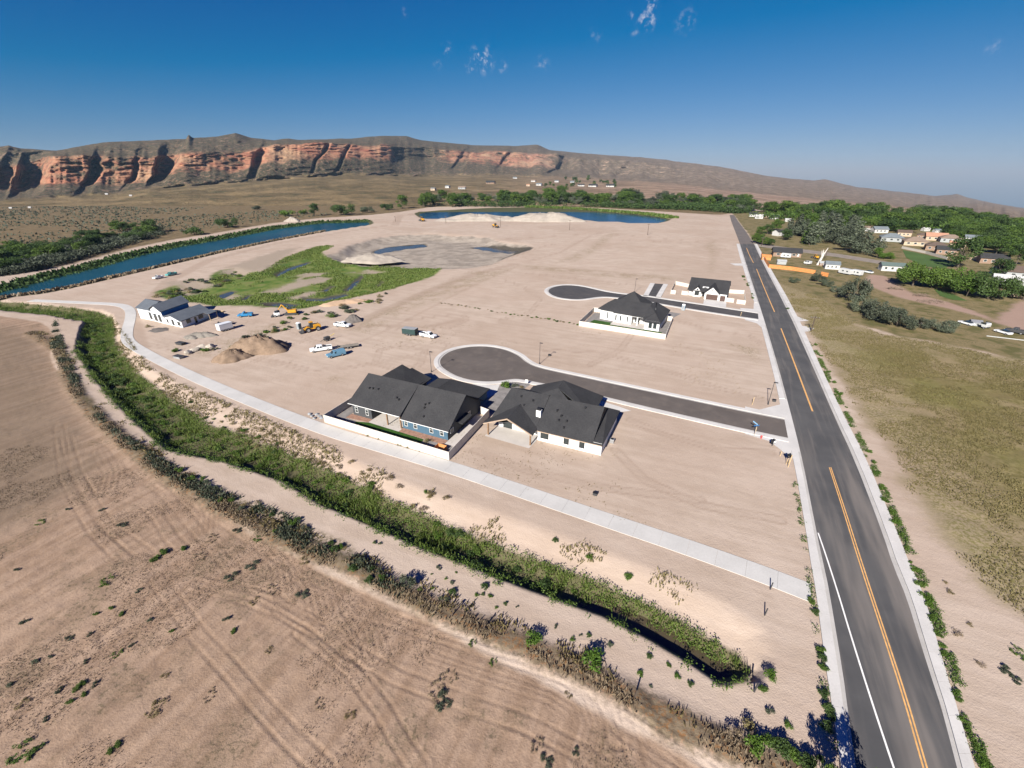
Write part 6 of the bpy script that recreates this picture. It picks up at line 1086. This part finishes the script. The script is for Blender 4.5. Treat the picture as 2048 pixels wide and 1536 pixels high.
# scrub of the plain and far woods as masses
XY = scatter(GP([(-300, 545), (0, 535), (171, 512), (342, 470), (547, 440), (740, 425), (830, 413), (-300, 413)]), 5000, rg); nn_ = fbm(XY[:, 0] * .006, XY[:, 1] * .006, 63, 4); XY = XY[nn_ + .12 * fbm(XY[:, 0] * .05, XY[:, 1] * .05, 64, 3) - .2 * sstep(520, 700, XY[:, 1]) > .55]; tufts('plain_scrub', XY, 1.1, .8, lm['grey'], rg, 'grey green desert scrub on the plain beyond the river', 2, 1.0)
def px_scatter(poly, n):
    P = np.array(in_px(poly, n, rnd)); return np.stack(G(P[:, 0], P[:, 1]), 1)
for nm, poly, n, hh, ww, mt, lb in (('belt_undergrowth', [(862, 412), (1000, 415), (1150, 413), (1262, 418), (1380, 421), (1470, 428), (1500, 426), (1500, 414), (1300, 413), (1100, 412.5), (870, 412.2)], 1500, 6.5, 3.4, 'dark', 'unbroken leafy undergrowth of the belt beyond the pond'), ('neighbourhood_undergrowth', [(1490, 436), (1560, 440), (1700, 448), (1850, 462), (1930, 470), (2110, 500), (2110, 462), (2000, 455), (1800, 442), (1600, 432)], 1500, 6.0, 3.2, 'green', 'leafy undergrowth between the neighbourhood trees'), ('far_bank_undergrowth', [(-60, 520), (-60, 560), (60, 545), (150, 522), (240, 495), (330, 470), (330, 455), (240, 475), (100, 500)], 1600, 3.6, 2.0, 'grey', 'grey green thicket under the trees of the far river bank')):
    thicket(nm, px_scatter(poly, n), ww, hh, .75 if hh > 4 else .5, 26, lm[mt], rg, lb)
XY = along(DITCH_SW, 1500, -.9, .35, rg); XY = XY[fbm(XY[:, 0] * .4, XY[:, 1] * .4, 81, 3) > .44]; XQ = along(DITCH_NE, 3600, -.3, 2.3, rg); XQ = XQ[(fbm(XQ[:, 0] * .4, XQ[:, 1] * .4, 82, 3) > .38) & (d_poly(XQ[:, 0], XQ[:, 1], cw) > -.1)]; thicket('far_bank_greens', XQ, .35, .6, .09, 9, lm['reed'], rg, 'bright green growth on the far side of the ditch'); thicket('near_bank_greens', XY, .3, .55, .09, 8, lm['green'], rg, 'green growth spilling over the near edge of the ditch')
XY = np.concatenate([along(Lc(RO, 21, 130), 3000, -1.2, -.1, rg), along(Lc(LO, 21, 60), 300, .15, .8, rg)]); XY = XY[fbm(XY[:, 0] * .35, XY[:, 1] * .35, 83, 3) > .47]; thicket('kerbside_weeds', XY, .25, .3, .07, 8, lm['green'], rg, 'low green weeds lining the outer edges of the sidewalks')
XY = scatter(GP([(-60, 880), (150, 900), (330, 965), (640, 1150), (870, 1265), (1150, 1415), (1380, 1545), (1380, 1600), (-120, 1600)]), 26000, rg); nn_ = fbm(XY[:, 0] * .12, XY[:, 1] * .12, 85, 4); tufts('field_stubble', XY[nn_ > .52], .1, .035, lm['brown'], rg, 'sparse brown stubble tufts on the tilled field', 3, .2)
XY = scatter(GP([(720, 830), (1580, 960), (1610, 1150), (1300, 1060), (900, 930), (1000, 960)]), 900, rg); XY = np.concatenate([XY, scatter(GP([(480, 740), (640, 720), (850, 690), (1040, 690), (1300, 760), (1540, 800), (1500, 700), (1150, 660), (800, 640), (600, 700)]), 1500, rg)]); nn_ = fbm(XY[:, 0] * .08, XY[:, 1] * .08, 87, 4); tufts('lot_tufts', XY[nn_ > .55], .14, .06, lm['dry'], rg, 'sparse dry tufts on the bare lots', 3, .3)
# --- individual shrubs
for px, py, h, wd, kd in ((82, 1045, .8, 1.2, 'weed'), (310, 1118, 1.1, 1.1, 'shrub'), (326, 1106, 1.2, 1.0, 'shrub'), (366, 1098, .9, 1.0, 'shrub'), (212, 1164, .9, 1.3, 'weed'), (248, 1050, .9, 1.2, 'weed'), (477, 1061, .8, 1.3, 'weed'), (515, 1080, .7, 1.2, 'weed'), (424, 1076, .8, 1.3, 'weed_dry'), (462, 1156, .9, 1.4, 'weed'), (505, 1133, .9, 1.5, 'weed'), (397, 1114, .8, 1.3, 'weed_dry'), (191, 1229, .6, 1.0, 'shrub'), (221, 1217, .6, 1.0, 'shrub'), (244, 1229, .7, 1.0, 'shrub'), (277, 1181, .6, 1.1, 'weed'), (343, 1263, .6, .9, 'shrub'), (452, 1240, .7, 1.0, 'sage'), (468, 1263, .7, 1.1, 'shrub'), (263, 1290, .5, 1.0, 'sage'), (235, 1307, .6, 1.2, 'weed'), (172, 1324, .5, 1.0, 'sage'), (99, 1314, .5, 1.0, 'sage'), (69, 1324, .6, 1.0, 'sage'), (50, 1244, .6, 1.2, 'sage'), (141, 1274, .6, 1.2, 'weed'), (155, 1378, .8, 1.1, 'shrub'), (168, 1366, .7, 1.0, 'shrub'), (170, 1390, .6, 1.0, 'shrub'), (191, 1370, .6, 1.0, 'sage'), (139, 1406, .6, 1.1, 'shrub'), (118, 1381, .6, 1.1, 'sage'), (42, 1408, .7, 1.2, 'weed_dry'), (222, 1504, .6, 1.1, 'shrub'), (238, 1490, .6, 1.2, 'shrub'), (309, 1419, .8, 1.6, 'weed_dry'), (50, 1506, 1.0, 1.6, 'weed'), (607, 1187, .9, 1.4, 'weed'), (611, 1122, .8, 1.4, 'weed_dry'), (542, 1179, .8, 1.2, 'weed_dry'), (511, 1202, .7, 1.3, 'weed_dry'), (204, 1022, .7, 1.0, 'sage'), (137, 1019, .6, 1.0, 'sage'), (890, 1404, .9, 1.7, 'weed'), (872, 1385, .8, 1.5, 'weed_dry'), (944, 1288, .7, .9, 'weed'), (985, 1325, .6, 1.0, 'weed'), (1137, 1389, .6, 1.0, 'weed_dry'), (1096, 1522, .9, 1.1, 'weed'), (896, 1354, .7, 1.5, 'weed_dry'), (1153, 1506, .6, 1.0, 'weed'), (1073, 1493, .8, 1.0, 'weed_dry'), (35, 1140, .5, 1.2, 'sage'), (700, 1430, .6, 1.3, 'weed_dry'), (640, 1410, .6, 1.2, 'weed_dry'), (20, 1370, .5, 1.1, 'sage'), (90, 1440, .5, 1.1, 'sage'), (330, 1350, .5, 1.2, 'weed_dry'), (420, 1390, .6, 1.3, 'weed_dry'), (540, 1300, .5, 1.3, 'weed_dry'), (180, 1270, .5, 1.0, 'sage'), (300, 1240, .5, 1.1, 'sage')):
    shrub(kd, px, py, h * .8, {'weed': 'low green weed patch growing in the tilled field', 'shrub': 'dark green weed clump standing in the tilled field', 'sage': 'grey green weed tuft in the tilled field', 'weed_dry': 'brown dry weed patch in the tilled field'}[kd], kd + ' clumps in the field', wd * 1.15, name='weed_clump', k=0 if kd == 'shrub' else None)
for px, py, h, wd, kd, lb in ((814, 1172, 2.0, .8, 'sage', 'tall grey green bush in the weed strip beside a white stone'), (1064, 1285, 1.6, .9, 'bright', 'yellow green bush in the weed strip casting a shadow'), (1184, 1330, 2.1, .9, 'bright', 'bright green bush on the weed strip near the canal end'), (905, 1186, .8, 1., 'shrub', 'small green bush on the pale canal bench'), (969, 1175, .8, 1., 'shrub', 'dark low bush on the pale canal bench'), (1539, 1355, 1.2, .9, 'shrub', 'round dark bush right of the ditch end'), (1525, 1381, .8, 1., 'shrub', 'small dark bush below the ditch end'), (1539, 1423, .7, .9, 'sage', 'grey bush on bare dirt below the ditch end'), (1576, 1454, .7, .9, 'shrub', 'lone green tuft on bare dirt near the sidewalk'), (1256, 1150, 1.1, .8, 'shrub', 'upright green bush on the canal bank slope'), (1180, 1112, .9, .9, 'shrub', 'green bush at the crest of the canal bank'), (1110, 1080, .8, .9, 'shrub', 'small bush near the crest of the canal bank'), (1011, 776, 2.4, .8, 'shrub', 'rounded green bush in the planting bed by the near street'), (1030, 773, 1.3, .9, 'sage', 'grey bush in the planting bed by the near street'), (1042, 776, 1.1, 1., 'drybush', 'dark low bush in the planting bed'), (857, 884, 1.3, 1.0, 'drybush', 'leafless twiggy bush inside the cream fence'), (350, 703, 1.6, 1.1, 'shrub', 'dark bush beside the canal path and stones'), (298, 655, 1.6, 1.0, 'drybush', 'dark brown bush left of the unfinished house'), (1575, 618, .9, 1.2, 'shrub', 'green bush near far corner')):
    if kd == 'bright': KINDS['bright1'] = [KINDS['shrub'][2]]; kd = 'bright1'
    shrub(kd, px, py, h, lb, None, wd * 1.1)
for px, py in ((1620, 1204), (1630, 1226), (1640, 1300), (1643, 1318), (1645, 1338), (1647, 1390), (1655, 1420), (1661, 1436), (1652, 1455), (1620, 1530), (1640, 1520)): shrub('shrub', px, py, rnd.uniform(.5, 1.), '*small weed at the dirt edge of the left sidewalk', 'weeds along the left sidewalk', 1.0, 'weed')
for px, py in ((1536, 1489), (1560, 1500), (1576, 1508), (1590, 1520), (1465, 1475), (1490, 1458), (1610, 1530), (1505, 1500)): shrub('shrub' if px > 1500 else 'drybush', px, py, rnd.uniform(1.0, 1.6), '*bush at the end of the field weed strip', 'bushes at the strip end', 1.0)
for px, py in ((1655, 744), (1665, 765), (1676, 788), (1690, 815), (1737, 905), (1744, 925), (1751, 946), (1760, 975), (1768, 1002), (1780, 1025), (1792, 1047), (1800, 1070), (1812, 1098), (1818, 1126), (1826, 1140), (1838, 1169), (1850, 1195), (1856, 1212), (1864, 1240), (1875, 1270), (1880, 1292), (1886, 1310), (1908, 1386), (1915, 1400), (1926, 1440), (1934, 1460), (1952, 1498), (1962, 1520), (1970, 1540), (1640, 712), (1628, 690), (1700, 840)): shrub('shrub', px + 2, py, rnd.uniform(.5, .95), '*weed clump along the outer edge of the right sidewalk', 'weeds along the right sidewalk', rnd.uniform(1.1, 1.6), 'weed', k=rnd.choice([0, 2, 0]))
for px, py in ((1915, 1270), (1960, 1330), (2015, 1345), (2040, 1310), (2010, 1340), (1900, 1185), (2030, 1360), (1890, 1165), (1940, 1250)): shrub('weed' if px > 1990 else 'drybush', px, py, rnd.uniform(.4, .9), 'dry weed tuft on the bare dirt right of the road', 'weeds on bare dirt right of the road', 1.2, 'weed')
DC = resample(smooth([tuple((np.array(DITCH[i]) + np.array(DITCH[-1 - i])) / 2) for i in range(24)], 1), 400)
for k in range(150):
    i = rnd.randrange(40, 380); p = DC[i] + np.array([rnd.gauss(0, 1.5), rnd.gauss(0, 1.5)])
    if d_poly(p[:1], p[1:], DITCH)[0] > -.1 or d_poly(p[:1], p[1:], cw)[0] < .1: continue
    shrub('shrub', 0, 0, rnd.uniform(.9, 2.1) * (1.0 if i < 250 else .75), *((lambda q: ('bushy green willow in the ditch ' + q, 'willows ' + q))('by the path bend' if i < 150 else 'across from the spoil heaps' if i < 200 else 'behind the cream fence' if i < 260 else 'below the white house' if i < 310 else 'near the open brown water')), rnd.uniform(.8, 1.2), 'willow', xy=tuple(map(float, p)))
SB = np.array(SCRUB)
for x, y in in_px([(250, 865), (330, 905), (430, 960), (560, 1020), (680, 1085), (780, 1150), (760, 1180), (680, 1130), (560, 1075), (440, 1010), (330, 945), (240, 870)], 46, rnd): shrub(rnd.choice(['shrub', 'sage', 'drybush']), x, y, rnd.uniform(.4, 1.0), '*bush on the scrub strip between field and canal bench', 'bushes on the scrub strip', rnd.uniform(.9, 1.3))
for x, y in in_px([(650, 1000), (760, 1075), (1000, 1180), (1200, 1260), (1400, 1360), (1350, 1400), (1100, 1290), (850, 1190), (700, 1090)], 34, rnd): shrub('shrub' if rnd.random() < .5 else 'sage', x, y, rnd.uniform(.25, .55), '*small weed on the pale canal bench', 'weeds on the canal bench', 1.2, 'weed')
for x, y in in_px([(270, 745), (420, 815), (600, 885), (760, 945), (900, 1000), (880, 1040), (700, 960), (500, 880), (340, 800)], 60, rnd): shrub(rnd.choice(['shrub', 'drybush', 'drybush']), x, y, rnd.uniform(.5, 1.1), '*bush on the upper canal bank', 'bushes on the upper canal bank', 1.2)
for t_ in np.linspace(0, 1, 34): shrub(rnd.choice(['drybush', 'shrub']), 880 + 275 * t_ + rnd.uniform(-4, 4), 606 + 43 * t_ + rnd.uniform(-1.5, 1.5), rnd.uniform(.4, .9), '*weed in the dotted row between two bare lots', 'weeds between the lots', 1.4, 'weed')
for x, y in in_px([(400, 705), (470, 680), (560, 650), (600, 625), (640, 625), (560, 668), (470, 700)], 34, rnd): shrub(rnd.choice(['sage', 'drybush', 'shrub']), x, y, rnd.uniform(.8, 1.8), '*shrub on the weedy berm by the spoil heaps', 'shrubs on the weedy berm', 1.3)
for x, y in in_px([(310, 595), (335, 572), (420, 552), (470, 540), (480, 552), (420, 575), (350, 600)], 34, rnd): shrub(rnd.choice(['sage', 'shrub', 'drybush']), x, y, rnd.uniform(1.2, 2.4), '*brush in the thicket behind the unfinished house', 'brush behind the unfinished house', 1.4)
for x, y in in_px([(600, 640), (640, 615), (720, 600), (780, 585), (760, 605), (690, 630), (630, 645)], 26, rnd): shrub(rnd.choice(['sage', 'shrub', 'drybush']), x, y, rnd.uniform(1.0, 2.0), '*brush on the slope at the marsh edge', 'brush at the marsh edge', 1.3)
for x, y in in_px([(1480, 540), (1500, 570), (1512, 595), (1505, 598), (1488, 560)], 14, rnd): shrub('shrub', x, y, rnd.uniform(.5, 1.0), 'weed beside the left walk of the far road', 'weeds on the far roadside', 1.4, 'weed')
for x, y in in_px([(690, 853), (780, 880), (880, 909), (880, 913), (780, 885), (690, 858)], 16, rnd): shrub('drybush', x, y, rnd.uniform(.35, .6), 'dry grass tuft between the cream fence and the path', 'tufts along the cream fence', 1.4, 'weed', k=2)
# tree just below the frame whose top and shadow show at the road edge
tree('bright', 1712, 1625, 60, 'bright green tree top beside the sidewalk at the road', None, .85, k=0, meters=5.2); tree('cottonwood', 1650, 1600, 60, 'dark leafy tree beside the left sidewalk', None, .8, k=0, meters=4.4)
# ================================================================== HAZE
hz = NT('air'); pv = hz.n('ShaderNodeVolumePrincipled', {'Color': (.50, .76, 1.0, 1), 'Density': 3.4e-5, 'Anisotropy': .1}); hz.t.links.new(pv.outputs[0], hz.out.inputs['Volume'])
HB = MB().box(-9500, 9500, -3200, 7600, float(TZ.min()) - 5, float(max(TZ.max(), CAM_H)) + 40)
tag(HB.build('haze', hz.m), 'thin blue haze in the air over the valley', 'haze', kind='stuff')
